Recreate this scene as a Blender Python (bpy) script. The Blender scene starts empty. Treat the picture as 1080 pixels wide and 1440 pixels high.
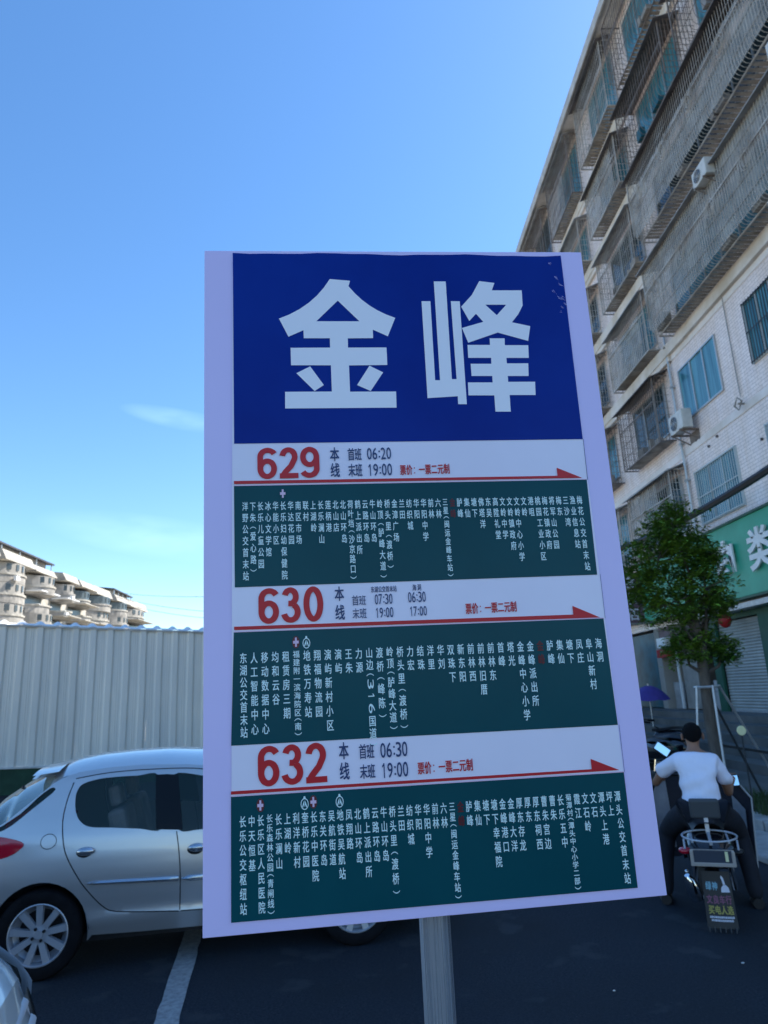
import bpy, math, random
from math import sin, cos, pi, radians, sqrt
from mathutils import Vector, Matrix, geometry
random.seed(7)
SC = bpy.context.scene
COL = SC.collection

# ------------------------------------------------------------------ camera, sky, sun, exposure
CAMZ = 1.85
cam_d = bpy.data.cameras.new('camera')
cam = bpy.data.objects.new('camera', cam_d)
COL.objects.link(cam)
cam_d.sensor_fit = 'VERTICAL'
cam_d.sensor_height = 36
cam_d.lens = 24.5
cam_d.clip_start = 0.05
cam_d.clip_end = 2000
_F = 980.0
_up = Vector((-180, 3754, -_F)).normalized()          # world Z seen from the camera
_v = Vector((518-540, 720-976, -_F)).normalized()     # direction of the street
_y = (_v - _up*_v.dot(_up)).normalized()
_x = _y.cross(_up)
cam.matrix_world = Matrix.Translation((0, 0, CAMZ)) @ Matrix((_x, _y, _up)).to_4x4()
cam_d.dof.use_dof = True
cam_d.dof.focus_distance = 1.12
cam_d.dof.aperture_fstop = 10.0
SC.camera = cam

SUN_AZ, SUN_EL = radians(62), radians(46)             # azimuth clockwise from +Y
world = bpy.data.worlds.new('World')
SC.world = world
world.use_nodes = True
wt = world.node_tree
wt.nodes.clear()
def wn(t, **k):
    n = wt.nodes.new(t)
    for a, b in k.items(): setattr(n, a, b)
    return n
sky = wn('ShaderNodeTexSky', sky_type='NISHITA', sun_disc=False, sun_elevation=SUN_EL, sun_rotation=SUN_AZ,
         altitude=50, air_density=1.0, dust_density=0.25, ozone_density=2.6)
bg = wn('ShaderNodeBackground'); bg.inputs[1].default_value = 0.128
tc = wn('ShaderNodeTexCoord')
def cloud_mask(d, sx, sz, scale, amt):
    """a thin wisp of cloud lying round the direction d"""
    az = math.atan2(d[0], d[1])
    mp = wn('ShaderNodeMapping', vector_type='POINT')
    mp.inputs['Rotation'].default_value = (0, 0, az)
    wt.links.new(tc.outputs['Generated'], mp.inputs['Vector'])
    sp = wn('ShaderNodeSeparateXYZ'); wt.links.new(mp.outputs[0], sp.inputs[0])
    def m(op, a, b=None, c=None):
        n = wn('ShaderNodeMath', operation=op)
        for i, q in enumerate((a, b, c)):
            if q is None: continue
            if isinstance(q, (int, float)): n.inputs[i].default_value = q
            else: wt.links.new(q, n.inputs[i])
        return n.outputs[0]
    r = math.hypot(d[0], d[1])
    x = m('DIVIDE', sp.outputs[0], sx)
    z0 = d[2]/sqrt(d[0]**2+d[1]**2+d[2]**2)
    zz = m('SUBTRACT', sp.outputs[2], z0)
    zz = m('ADD', zz, m('MULTIPLY', sp.outputs[0], 0.12))
    z = m('DIVIDE', zz, sz)
    rr = m('ADD', m('MULTIPLY', x, x), m('MULTIPLY', z, z))
    e = m('MAXIMUM', m('SUBTRACT', 1.0, rr), 0.0)
    e = m('MULTIPLY', e, m('GREATER_THAN', sp.outputs[1], 0.0))
    mp2 = wn('ShaderNodeMapping'); mp2.inputs['Scale'].default_value = (scale, scale, scale*3.2)
    wt.links.new(mp.outputs[0], mp2.inputs[0])
    nz = wn('ShaderNodeTexNoise'); nz.inputs['Scale'].default_value = 1.0; nz.inputs['Detail'].default_value = 4
    wt.links.new(mp2.outputs[0], nz.inputs['Vector'])
    f = m('MULTIPLY', m('MAXIMUM', m('SUBTRACT', nz.outputs['Fac'], 0.38), 0.0), 4.0)
    return m('MULTIPLY', m('MULTIPLY', e, f), amt)
c1 = cloud_mask((-0.235, 0.89, 0.372), 0.085, 0.014, 5, 0.17)
c2 = cloud_mask((-0.27, 0.93, 0.218), 0.16, 0.03, 7, 0.13)
c3 = cloud_mask((-0.10, 0.93, 0.12), 0.5, 0.06, 4, 0.03)
ad = wn('ShaderNodeMath', operation='ADD'); wt.links.new(c1, ad.inputs[0]); wt.links.new(c2, ad.inputs[1])
ad2 = wn('ShaderNodeMath', operation='ADD', use_clamp=True); wt.links.new(ad.outputs[0], ad2.inputs[0]); wt.links.new(c3, ad2.inputs[1])
mx = wn('ShaderNodeMix', data_type='RGBA')
wt.links.new(ad2.outputs[0], mx.inputs[0])
hs = wn('ShaderNodeHueSaturation'); hs.inputs['Saturation'].default_value = 1.2
wt.links.new(sky.outputs[0], hs.inputs['Color'])
wt.links.new(hs.outputs[0], mx.inputs[6])
mx.inputs[7].default_value = (5.2, 7.6, 9.5, 1)
wt.links.new(mx.outputs[2], bg.inputs[0])
wo = wn('ShaderNodeOutputWorld')
wt.links.new(bg.outputs[0], wo.inputs[0])

sun_d = bpy.data.lights.new('sun', 'SUN')
sun_d.energy = 5.0; sun_d.angle = radians(0.53); sun_d.color = (1.0, 0.93, 0.82)
sun = bpy.data.objects.new('sun', sun_d)
COL.objects.link(sun)
_sd = Vector((sin(SUN_AZ)*cos(SUN_EL), cos(SUN_AZ)*cos(SUN_EL), sin(SUN_EL)))
sun.rotation_euler = _sd.to_track_quat('Z', 'Y').to_euler()
sun.location = _sd*60
SC.view_settings.view_transform = 'Standard'
SC.view_settings.look = 'None'
SC.view_settings.gamma = 1
SC.view_settings.exposure = 1.12
SC.view_settings.use_curve_mapping = False
SC.cycles.max_bounces = 6
SC.cycles.transparent_max_bounces = 12
SC.cycles.use_denoising = True

# ------------------------------------------------------------------ materials
MATS = {}
def mat(name, col, rough=0.6, metal=0.0, var=0.0, vscale=6.0, bump=0.0, bscale=40.0, col2=None, spec=0.5,
        coat=0.0, trans=0.0, emit=None, island=0.0, alpha=1.0, stretch=None, detail=5.0, ior=1.45, rvar=0.0):
    if name in MATS: return MATS[name]
    m = bpy.data.materials.new(name); m.use_nodes = True
    t = m.node_tree; p = t.nodes['Principled BSDF']
    p.inputs['Base Color'].default_value = (*col, 1)
    p.inputs['Roughness'].default_value = rough
    p.inputs['Metallic'].default_value = metal
    p.inputs['Specular IOR Level'].default_value = spec
    p.inputs['Coat Weight'].default_value = coat
    p.inputs['Coat Roughness'].default_value = 0.04
    p.inputs['Transmission Weight'].default_value = trans
    p.inputs['IOR'].default_value = ior
    p.inputs['Alpha'].default_value = alpha
    tcn = t.nodes.new('ShaderNodeTexCoord')
    src = tcn.outputs['Object']
    if stretch:
        mp = t.nodes.new('ShaderNodeMapping'); mp.inputs['Scale'].default_value = stretch
        t.links.new(src, mp.inputs[0]); src = mp.outputs[0]
    if var > 0 or col2:
        n = t.nodes.new('ShaderNodeTexNoise'); n.inputs['Scale'].default_value = vscale
        n.inputs['Detail'].default_value = detail; n.inputs['Roughness'].default_value = 0.62
        t.links.new(src, n.inputs['Vector'])
        r = t.nodes.new('ShaderNodeMapRange')
        r.inputs[1].default_value = 0.36; r.inputs[2].default_value = 0.66
        t.links.new(n.outputs['Fac'], r.inputs[0])
        mixn = t.nodes.new('ShaderNodeMix'); mixn.data_type = 'RGBA'
        a = col; b = col2 if col2 else tuple(min(1, c*(1+var)) for c in col)
        if not col2: a = tuple(c*(1-var) for c in col)
        mixn.inputs[6].default_value = (*a, 1); mixn.inputs[7].default_value = (*b, 1)
        t.links.new(r.outputs[0], mixn.inputs[0])
        out = mixn.outputs[2]
        if island > 0:
            g = t.nodes.new('ShaderNodeNewGeometry')
            h = t.nodes.new('ShaderNodeHueSaturation')
            rr = t.nodes.new('ShaderNodeMapRange'); rr.inputs[3].default_value = 1-island; rr.inputs[4].default_value = 1+island
            t.links.new(g.outputs['Random Per Island'], rr.inputs[0]); t.links.new(rr.outputs[0], h.inputs['Value'])
            t.links.new(out, h.inputs['Color']); out = h.outputs[0]
        t.links.new(out, p.inputs['Base Color'])
        if rvar > 0:
            rr2 = t.nodes.new('ShaderNodeMapRange'); rr2.inputs[3].default_value = max(0.02, rough-rvar); rr2.inputs[4].default_value = min(1, rough+rvar)
            t.links.new(r.outputs[0], rr2.inputs[0]); t.links.new(rr2.outputs[0], p.inputs['Roughness'])
    if bump > 0:
        n2 = t.nodes.new('ShaderNodeTexNoise'); n2.inputs['Scale'].default_value = bscale; n2.inputs['Detail'].default_value = 4
        t.links.new(src, n2.inputs['Vector'])
        b = t.nodes.new('ShaderNodeBump'); b.inputs['Strength'].default_value = bump; b.inputs['Distance'].default_value = 0.02
        t.links.new(n2.outputs['Fac'], b.inputs['Height']); t.links.new(b.outputs[0], p.inputs['Normal'])
    if emit:
        p.inputs['Emission Color'].default_value = (*emit[0], 1); p.inputs['Emission Strength'].default_value = emit[1]
    MATS[name] = m
    return m

def tile_mat():
    """small glazed wall tiles with joints and rain streaks; object coordinates, wall plane = Y/Z"""
    m = bpy.data.materials.new('wall_tiles'); m.use_nodes = True
    t = m.node_tree; p = t.nodes['Principled BSDF']
    def nn(k): return t.nodes.new(k)
    tcn = nn('ShaderNodeTexCoord'); sp = nn('ShaderNodeSeparateXYZ'); cb = nn('ShaderNodeCombineXYZ')
    t.links.new(tcn.outputs['Object'], sp.inputs[0])
    a = nn('ShaderNodeMath'); a.operation = 'ADD'
    t.links.new(sp.outputs[0], a.inputs[0]); t.links.new(sp.outputs[1], a.inputs[1])
    t.links.new(a.outputs[0], cb.inputs[0]); t.links.new(sp.outputs[2], cb.inputs[1])
    br = nn('ShaderNodeTexBrick')
    br.inputs['Scale'].default_value = 1.0; br.inputs['Brick Width'].default_value = 0.24; br.inputs['Row Height'].default_value = 0.088
    br.inputs['Mortar Size'].default_value = 0.007; br.inputs['Mortar Smooth'].default_value = 0.3
    br.inputs['Color1'].default_value = (0.92, 0.82, 0.79, 1); br.inputs['Color2'].default_value = (0.84, 0.74, 0.71, 1)
    br.inputs['Mortar'].default_value = (0.50, 0.44, 0.43, 1)
    t.links.new(cb.outputs[0], br.inputs['Vector'])
    mp = nn('ShaderNodeMapping'); mp.inputs['Scale'].default_value = (1.6, 1.6, 0.22)
    t.links.new(tcn.outputs['Object'], mp.inputs[0])
    n = nn('ShaderNodeTexNoise'); n.inputs['Scale'].default_value = 1.4; n.inputs['Detail'].default_value = 6; n.inputs['Roughness'].default_value = 0.65
    t.links.new(mp.outputs[0], n.inputs['Vector'])
    r = nn('ShaderNodeMapRange'); r.inputs[1].default_value = 0.42; r.inputs[2].default_value = 0.72; r.inputs[4].default_value = 0.75
    t.links.new(n.outputs['Fac'], r.inputs[0])
    mi = nn('ShaderNodeMix'); mi.data_type = 'RGBA'; mi.blend_type = 'MULTIPLY'
    mi.inputs[7].default_value = (0.78, 0.70, 0.58, 1)
    t.links.new(r.outputs[0], mi.inputs[0]); t.links.new(br.outputs['Color'], mi.inputs[6])
    t.links.new(mi.outputs[2], p.inputs['Base Color'])
    p.inputs['Roughness'].default_value = 0.45
    b = nn('ShaderNodeBump'); b.inputs['Strength'].default_value = 0.5; b.inputs['Distance'].default_value = 0.01; b.invert = True
    t.links.new(br.outputs['Fac'], b.inputs['Height']); t.links.new(b.outputs[0], p.inputs['Normal'])
    return m

M = dict(
    asphalt=mat('asphalt', (0.030, 0.034, 0.042), 0.85, var=0.35, vscale=55, bump=0.7, bscale=260, col2=(0.058, 0.062, 0.072), spec=0.25),

    concrete=mat('concrete', (0.16, 0.16, 0.155), 0.85, var=0.3, vscale=3, bump=0.3, bscale=30),
    kerbstone=mat('kerbstone', (0.34, 0.34, 0.33), 0.8, var=0.2, vscale=5, bump=0.3, bscale=40),
    linepaint=mat('line_paint', (0.42, 0.42, 0.41), 0.7, vscale=22, col2=(0.24, 0.245, 0.25), bump=0.4, bscale=120),
    board=mat('board_white', (0.72, 0.63, 0.97), 0.35, var=0.02, vscale=2),
    sheet=mat('sheet_white', (0.84, 0.80, 0.95), 0.35, var=0.03, vscale=3),
    blue=mat('sheet_blue', (0.0005, 0.020, 0.23), 0.28, spec=0.16, col2=(0.002, 0.030, 0.28), vscale=3),
    teal=mat('sheet_teal', (0.0004, 0.062, 0.080), 0.32, spec=0.18, col2=(0.002, 0.076, 0.096), vscale=3),
    bigletter=mat('letter_white', (0.88, 0.88, 0.96), 0.35),
    smallletter=mat('letter_pale', (0.70, 0.90, 0.92), 0.4),
    navy=mat('letter_navy', (0.02, 0.05, 0.16), 0.4),
    red=mat('letter_red', (0.55, 0.008, 0.02), 0.4),
    darkred=mat('letter_dark_red', (0.13, 0.012, 0.02), 0.4),
    pink=mat('letter_pink', (0.75, 0.55, 0.72), 0.4),
    steel=mat('brushed_steel', (0.34, 0.38, 0.44), 0.28, 0.55, var=0.04, vscale=9, stretch=(30, 30, 0.4), rvar=0.08),
    galv=mat('galvanised', (0.50, 0.52, 0.54), 0.42, 0.55, var=0.15, vscale=6),
    chrome=mat('chrome', (0.75, 0.76, 0.78), 0.08, 1.0),
    corr=mat('hoarding_sheet', (0.88, 0.84, 0.76), 0.5, 0.0, col2=(0.74, 0.73, 0.69), vscale=0.9, stretch=(1, 1, 0.35), detail=3),
    capsheet=mat('cap_sheet', (0.78, 0.79, 0.78), 0.5),
    greenbase=mat('green_base', (0.015, 0.06, 0.035), 0.7, var=0.25, vscale=3),
    darkgreen=mat('dark_green_paint', (0.012, 0.085, 0.055), 0.5, var=0.2, vscale=2),
    signgreen=mat('sign_green', (0.03, 0.34, 0.22), 0.4, var=0.12, vscale=1.2),
    whitepl=mat('white_plastic', (0.72, 0.74, 0.75), 0.4, var=0.06, vscale=4),
    tiles=tile_mat(),
    render_=mat('stained_render', (0.56, 0.50, 0.42), 0.85, col2=(0.74, 0.70, 0.66), vscale=1.1, bump=0.2, bscale=12),
    band=mat('band_render', (0.82, 0.78, 0.77), 0.8, col2=(0.64, 0.59, 0.54), vscale=0.8, bump=0.2, bscale=12),
    grille=mat('grille_metal', (0.50, 0.49, 0.47), 0.6, 0.0, col2=(0.28, 0.24, 0.20), vscale=1.5),
    grille_d=mat('grille_dark', (0.22, 0.20, 0.19), 0.6, 0.0, col2=(0.14, 0.10, 0.075), vscale=1.5),
    canopy=mat('canopy_sheet', (0.11, 0.10, 0.10), 0.7, var=0.35, vscale=2.2),
    canopy2=mat('canopy_grey', (0.32, 0.32, 0.32), 0.7, var=0.3, vscale=2.2),
    slat=mat('tray_slats', (0.32, 0.29, 0.25), 0.8, var=0.3, vscale=3),
    film=mat('grimy_panel', (0.50, 0.50, 0.48), 0.5, var=0.3, vscale=1.8, alpha=0.38),
    glassblue=mat('blue_film_glass', (0.10, 0.30, 0.36), 0.16, 0.0, col2=(0.02, 0.11, 0.16), vscale=1.1, stretch=(1, 6.0, 0.3), spec=0.9),
    glassdark=mat('dark_glass', (0.02, 0.05, 0.065), 0.08, 0.0, spec=0.8),
    alu=mat('aluminium', (0.45, 0.48, 0.50), 0.4, 0.5),
    paintbar=mat('white_bar', (0.50, 0.56, 0.57), 0.5),
    blackbar=mat('dark_bar', (0.03, 0.035, 0.04), 0.5),
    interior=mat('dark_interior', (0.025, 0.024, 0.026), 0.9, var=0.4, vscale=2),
    shutter=mat('shutter_slats', (0.36, 0.37, 0.35), 0.5, 0.2, var=0.15, vscale=1.5),
    roofedge=mat('roof_edge', (0.46, 0.45, 0.43), 0.7, var=0.2, vscale=2),
    acbody=mat('ac_body', (0.56, 0.57, 0.55), 0.5, var=0.12, vscale=5),
    black=mat('black_plastic', (0.012, 0.013, 0.016), 0.45, var=0.2, vscale=6),
    blackgloss=mat('black_gloss', (0.008, 0.009, 0.012), 0.18, coat=0.6),
    rubber=mat('rubber', (0.009, 0.009, 0.011), 0.85, var=0.2, vscale=20, spec=0.15),
    carpaint=mat('silver_paint', (0.60, 0.59, 0.59), 0.30, 0.62, coat=1.0, var=0.03, vscale=500),
    carpaint2=mat('blue_silver_paint', (0.52, 0.56, 0.60), 0.34, 0.45, coat=1.0, var=0.03, vscale=500),
    cartrim=mat('car_trim_silver', (0.50, 0.52, 0.56), 0.22, 0.85, coat=0.5),
    carglass=mat('car_glass', (0.020, 0.050, 0.050), 0.04, spec=0.5, coat=0.25, alpha=0.5),
    rearglass=mat('car_rear_glass', (0.11, 0.15, 0.13), 0.08, spec=0.9, coat=1.0),  # base colour lightened to carry a pale reflection
    lampred=mat('lamp_red', (0.45, 0.006, 0.025), 0.12, coat=1.0),
    pillarblack=mat('pillar_black', (0.008, 0.011, 0.015), 0.35, spec=0.18),
    rim=mat('alloy_rim', (0.46, 0.47, 0.51), 0.42, 0.45, var=0.06, vscale=5),
    brake=mat('brake_dark', (0.03, 0.03, 0.033), 0.5, 0.6),
    bark=mat('bark', (0.085, 0.072, 0.062), 0.9, col2=(0.13, 0.115, 0.10), vscale=14, bump=0.7, bscale=30, stretch=(1, 1, 0.3)),
    leaf=mat('leaves', (0.055, 0.150, 0.022), 0.5, col2=(0.15, 0.26, 0.030), vscale=2.2, island=0.45, spec=0.35),
    grass=mat('grass', (0.03, 0.07, 0.02), 0.8, col2=(0.07, 0.10, 0.03), vscale=3, island=0.4),
    skin=mat('skin', (0.30, 0.155, 0.10), 0.55, var=0.08, vscale=9),
    shirt=mat('shirt_white', (0.80, 0.80, 0.93), 0.85, var=0.03, vscale=4, bump=0.9, bscale=7, stretch=(1.3, 1.0, .55)),
    trousers=mat('trousers_dark', (0.012, 0.014, 0.022), 0.85, var=0.25, vscale=8, bump=0.3, bscale=14),
    shoe=mat('shoe_dark', (0.018, 0.018, 0.02), 0.6),
    hair=mat('hair_black', (0.005, 0.005, 0.006), 0.8, spec=0.15, bump=0.6, bscale=120),
    mirror=mat('mirror_glass', (0.85, 0.95, 0.98), 0.03, 1.0),
    quilt=mat('quilt_dark', (0.014, 0.016, 0.028), 0.7, bump=0.3, bscale=20),
    quiltgrey=mat('quilt_grey', (0.26, 0.28, 0.32), 0.6, bump=0.3, bscale=14, var=0.15, vscale=6),
    trim_pale=mat('trim_pale', (0.42, 0.42, 0.42), 0.6),
    backpad=mat('backrest_grey', (0.055, 0.062, 0.07), 0.6),
    platemetal=mat('plate_frame', (0.5, 0.53, 0.58), 0.3, 0.8),
    platedark=mat('plate_dark', (0.03, 0.045, 0.075), 0.35),
    cyanprint=mat('print_cyan', (0.22, 0.42, 0.50), 0.6),
    whiteprint=mat('print_white', (0.62, 0.62, 0.70), 0.6),
    redprint=mat('print_red', (0.24, 0.08, 0.14), 0.6),
    yellowprint=mat('print_yellow', (0.38, 0.33, 0.08), 0.6),
    umbrella=mat('umbrella_purple', (0.045, 0.03, 0.22), 0.6, var=0.1, vscale=5),
    discyel=mat('disc_yellow', (0.75, 0.75, 0.45), 0.3),
    lantern=mat('lantern_red', (0.35, 0.012, 0.012), 0.6),
    brownsign=mat('sign_maroon', (0.10, 0.055, 0.07), 0.6, col2=(0.16, 0.12, 0.14), vscale=3),
    tealdoor=mat('teal_door', (0.01, 0.10, 0.14), 0.5, var=0.3, vscale=2),
    cream=mat('cream_render', (0.40, 0.385, 0.35), 0.9, col2=(0.30, 0.28, 0.24), vscale=0.9, bump=0.2, bscale=4),
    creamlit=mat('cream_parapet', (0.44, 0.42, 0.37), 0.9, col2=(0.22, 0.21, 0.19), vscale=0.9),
    greywall=mat('grey_render', (0.22, 0.21, 0.19), 0.9, col2=(0.34, 0.325, 0.30), vscale=0.4),
    balcgrey=mat('balcony_grey', (0.36, 0.34, 0.31), 0.85, col2=(0.17, 0.165, 0.155), vscale=0.8),
    farglass=mat('far_glass', (0.07, 0.085, 0.09), 0.2),
    slate=mat('dark_roofing', (0.05, 0.055, 0.065), 0.7, var=0.3, vscale=1),
    cable=mat('cable_black', (0.02, 0.022, 0.026), 0.6),
    paper=mat('paper_white', (0.6, 0.6, 0.58), 0.8),
    crystal=mat('headlamp_glass', (0.75, 0.78, 0.8), 0.05, 0.9),
    sand=mat('bounce_lot_ground', (0.52, 0.46, 0.37), 0.95, col2=(0.42, 0.38, 0.32), vscale=.4),
    slope=mat('apron_concrete', (0.10, 0.105, 0.10), 0.9, col2=(0.15, 0.15, 0.145), vscale=1.3, bump=0.3, bscale=25),
)

def asphalt():
    m = MATS['asphalt']; t = m.node_tree; p = t.nodes['Principled BSDF']
    for l in list(p.inputs['Base Color'].links): t.links.remove(l)
    tcn = t.nodes.new('ShaderNodeTexCoord')
    def noise(sc, det, lo, hi):
        n = t.nodes.new('ShaderNodeTexNoise'); n.inputs['Scale'].default_value = sc; n.inputs['Detail'].default_value = det
        t.links.new(tcn.outputs['Object'], n.inputs['Vector'])
        r = t.nodes.new('ShaderNodeMapRange'); r.inputs[1].default_value = lo; r.inputs[2].default_value = hi
        t.links.new(n.outputs['Fac'], r.inputs[0]); return r.outputs[0]
    def mixc(f, a, b):
        x = t.nodes.new('ShaderNodeMix'); x.data_type = 'RGBA'
        t.links.new(f, x.inputs[0])
        for i, q in ((6, a), (7, b)):
            if isinstance(q, tuple): x.inputs[i].default_value = (*q, 1)
            else: t.links.new(q, x.inputs[i])
        return x.outputs[2]
    base = mixc(noise(60, 3, .35, .65), (.018, .025, .036), (.036, .046, .060))
    base = mixc(noise(.9, 5, .45, .72), base, (.024, .030, .038))
    base = mixc(noise(2.3, 6, .60, .66), base, (.046, .054, .064))
    v = t.nodes.new('ShaderNodeTexVoronoi'); v.inputs['Scale'].default_value = 70
    t.links.new(tcn.outputs['Object'], v.inputs['Vector'])
    r = t.nodes.new('ShaderNodeMapRange'); r.inputs[1].default_value = .10; r.inputs[2].default_value = .22; r.inputs[3].default_value = 1; r.inputs[4].default_value = 0
    t.links.new(v.outputs['Distance'], r.inputs[0])
    mm = t.nodes.new('ShaderNodeMath'); mm.operation = 'MULTIPLY'
    t.links.new(r.outputs[0], mm.inputs[0]); t.links.new(noise(31, 2, .50, .62), mm.inputs[1])
    base = mixc(mm.outputs[0], base, (.11, .12, .13))
    t.links.new(base, p.inputs['Base Color'])
asphalt()
def sheet_variation():
    m = M['corr']; t = m.node_tree; p = t.nodes['Principled BSDF']
    src = p.inputs['Base Color'].links[0].from_socket
    oi = t.nodes.new('ShaderNodeObjectInfo'); h = t.nodes.new('ShaderNodeHueSaturation'); r = t.nodes.new('ShaderNodeMapRange')
    r.inputs[3].default_value = .86; r.inputs[4].default_value = 1.04
    t.links.new(oi.outputs['Random'], r.inputs[0]); t.links.new(r.outputs[0], h.inputs['Value'])
    t.links.new(src, h.inputs['Color']); t.links.new(h.outputs[0], p.inputs['Base Color'])
sheet_variation()

# ------------------------------------------------------------------ mesh helpers
class MB:
    def __init__(s): s.v = []; s.f = []; s.smooth = False
    def add(s, vs, fs):
        b = len(s.v); s.v += [tuple(p) for p in vs]; s.f += [tuple(i+b for i in f) for f in fs]; return s
    def box(s, x0, x1, y0, y1, z0, z1):
        vs = [(x, y, z) for x in (x0, x1) for y in (y0, y1) for z in (z0, z1)]
        return s.add(vs, [(0,1,3,2),(4,6,7,5),(0,4,5,1),(2,3,7,6),(0,2,6,4),(1,5,7,3)])
    def obox(s, c, ax, ay, az, hx, hy, hz):
        c = Vector(c); ax, ay, az = Vector(ax), Vector(ay), Vector(az)
        vs = [c+ax*i*hx+ay*j*hy+az*k*hz for i in (-1,1) for j in (-1,1) for k in (-1,1)]
        return s.add(vs, [(0,1,3,2),(4,6,7,5),(0,4,5,1),(2,3,7,6),(0,2,6,4),(1,5,7,3)])
    def bar(s, a, b, w, d=None):
        a = Vector(a); b = Vector(b); d = d or w
        t = (b-a).normalized(); u = Vector((0,0,1)) if abs(t.z) < 0.9 else Vector((1,0,0))
        p = t.cross(u).normalized(); q = t.cross(p)
        return s.obox((a+b)/2, t, p, q, (b-a).length/2, w/2, d/2)
    def tube(s, path, r, n=8, closed=False, caps=True):
        P = [Vector(p) for p in path]; k = len(P)
        R = r if isinstance(r, (list, tuple)) else [r]*k
        base = len(s.v); prev = None
        for i in range(k):
            if closed: t = (P[(i+1)%k]-P[(i-1)%k]).normalized()
            else: t = (P[min(i+1,k-1)]-P[max(i-1,0)]).normalized()
            if prev is None:
                u = Vector((0,0,1)) if abs(t.z) < 0.9 else Vector((1,0,0)); p = t.cross(u).normalized()
            else:
                p = (prev - t*prev.dot(t)); p = p.normalized() if p.length > 1e-6 else prev
            prev = p; q = t.cross(p)
            for j in range(n):
                a = 2*pi*j/n; s.v.append(tuple(P[i]+(p*cos(a)+q*sin(a))*R[i]))
        for i in range(k if closed else k-1):
            i2 = (i+1) % k
            for j in range(n):
                s.f.append((base+i*n+j, base+i*n+(j+1)%n, base+i2*n+(j+1)%n, base+i2*n+j))
        if caps and not closed:
            s.f.append(tuple(base+j for j in range(n))[::-1]); s.f.append(tuple(base+(k-1)*n+j for j in range(n)))
        return s
    def lathe(s, prof, n=24, c=(0,0,0), axis='z', caps=True):
        """prof: (radius, height) pairs"""
        base = len(s.v)
        for r, h in prof:
            for j in range(n):
                a = 2*pi*j/n; p = (r*cos(a), r*sin(a), h)
                if axis == 'y': p = (p[0], p[2], p[1])
                if axis == 'x': p = (p[2], p[0], p[1])
                s.v.append((p[0]+c[0], p[1]+c[1], p[2]+c[2]))
        for i in range(len(prof)-1):
            for j in range(n):
                s.f.append((base+i*n+j, base+i*n+(j+1)%n, base+(i+1)*n+(j+1)%n, base+(i+1)*n+j))
        if caps:
            s.f.append(tuple(base+j for j in range(n))[::-1]); s.f.append(tuple(base+(len(prof)-1)*n+j for j in range(n)))
        return s
    def sphere(s, c, rx, ry=None, rz=None, n=16, m=10):
        ry = ry or rx; rz = rz or rx; base = len(s.v)
        for i in range(m+1):
            a = pi*i/m
            for j in range(n):
                b = 2*pi*j/n; s.v.append((c[0]+rx*sin(a)*cos(b), c[1]+ry*sin(a)*sin(b), c[2]+rz*cos(a)))
        for i in range(m):
            for j in range(n):
                s.f.append((base+i*n+j, base+(i+1)*n+j, base+(i+1)*n+(j+1)%n, base+i*n+(j+1)%n))
        return s
    def prism(s, poly, fn0, fn1):
        """poly of 2D points, two functions giving the front and back 3D point"""
        n = len(poly); vs = [fn0(*p) for p in poly]+[fn1(*p) for p in poly]
        fs = [tuple(range(n)), tuple(range(2*n-1, n-1, -1))]+[(i, n+i, n+(i+1)%n, (i+1)%n) for i in range(n)]
        return s.add(vs, fs)
    def grid(s, fn, nu, nv):
        base = len(s.v)
        for i in range(nu+1):
            for j in range(nv+1): s.v.append(tuple(fn(i/nu, j/nv)))
        for i in range(nu):
            for j in range(nv):
                a = base+i*(nv+1)+j; s.f.append((a, a+nv+1, a+nv+2, a+1))
        return s
    def mesh(s, name, m, org=None, smooth=False):
        me = bpy.data.meshes.new(name)
        vs = s.v if org is None else [(p[0]-org[0], p[1]-org[1], p[2]-org[2]) for p in s.v]
        me.from_pydata(vs, [], s.f); me.update()
        if m: me.materials.append(m)
        if smooth:
            me.polygons.foreach_set('use_smooth', [True]*len(me.polygons))
            try: me.set_sharp_from_angle(angle=radians(38))
            except Exception: pass
        return me
    def build(s, name, m, parent=None, smooth=False, org=None, bevel=0, label=None, kind=None):
        if org is None and parent is not None and parent.get('_world'): org = parent['_world']
        o = bpy.data.objects.new(name, s.mesh(name, m, org, smooth)); COL.objects.link(o)
        if parent is not None: o.parent = parent
        if bevel:
            b = o.modifiers.new('bevel', 'BEVEL'); b.width = bevel; b.segments = 2; b.limit_method = 'ANGLE'; b.angle_limit = radians(35)
        if label: o['label'] = label
        if kind: o['kind'] = kind
        return o

def tag(o, label=None, cat=None, group=None, kind=None):
    if label: o['label'] = label
    if cat: o['category'] = cat
    if group: o['group'] = group
    if kind: o['kind'] = kind
    return o
def thing(name, label, cat, loc=(0,0,0), rz=0.0, group=None, world=False):
    """an Empty at the thing's base; with world=True its parts are written in world coordinates"""
    o = bpy.data.objects.new(name, None); COL.objects.link(o)
    o.location = loc; o.rotation_euler = (0, 0, rz); o.empty_display_size = 0.2
    tag(o, label, cat, group)
    if world: o['_world'] = list(loc)
    return o
def sub(o, w): o['_world'] = w; return o
def link_child(src, parent):
    c = src.copy(); COL.objects.link(c); c.parent = parent; return c
def copy_tree(o, parent=None, loc=None, rz=None):
    c = o.copy(); COL.objects.link(c); c.parent = parent
    if loc is not None: c.location = loc
    if rz is not None: c.rotation_euler = (0, 0, rz)
    for ch in list(o.children): copy_tree(ch, c)
    return c

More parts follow.
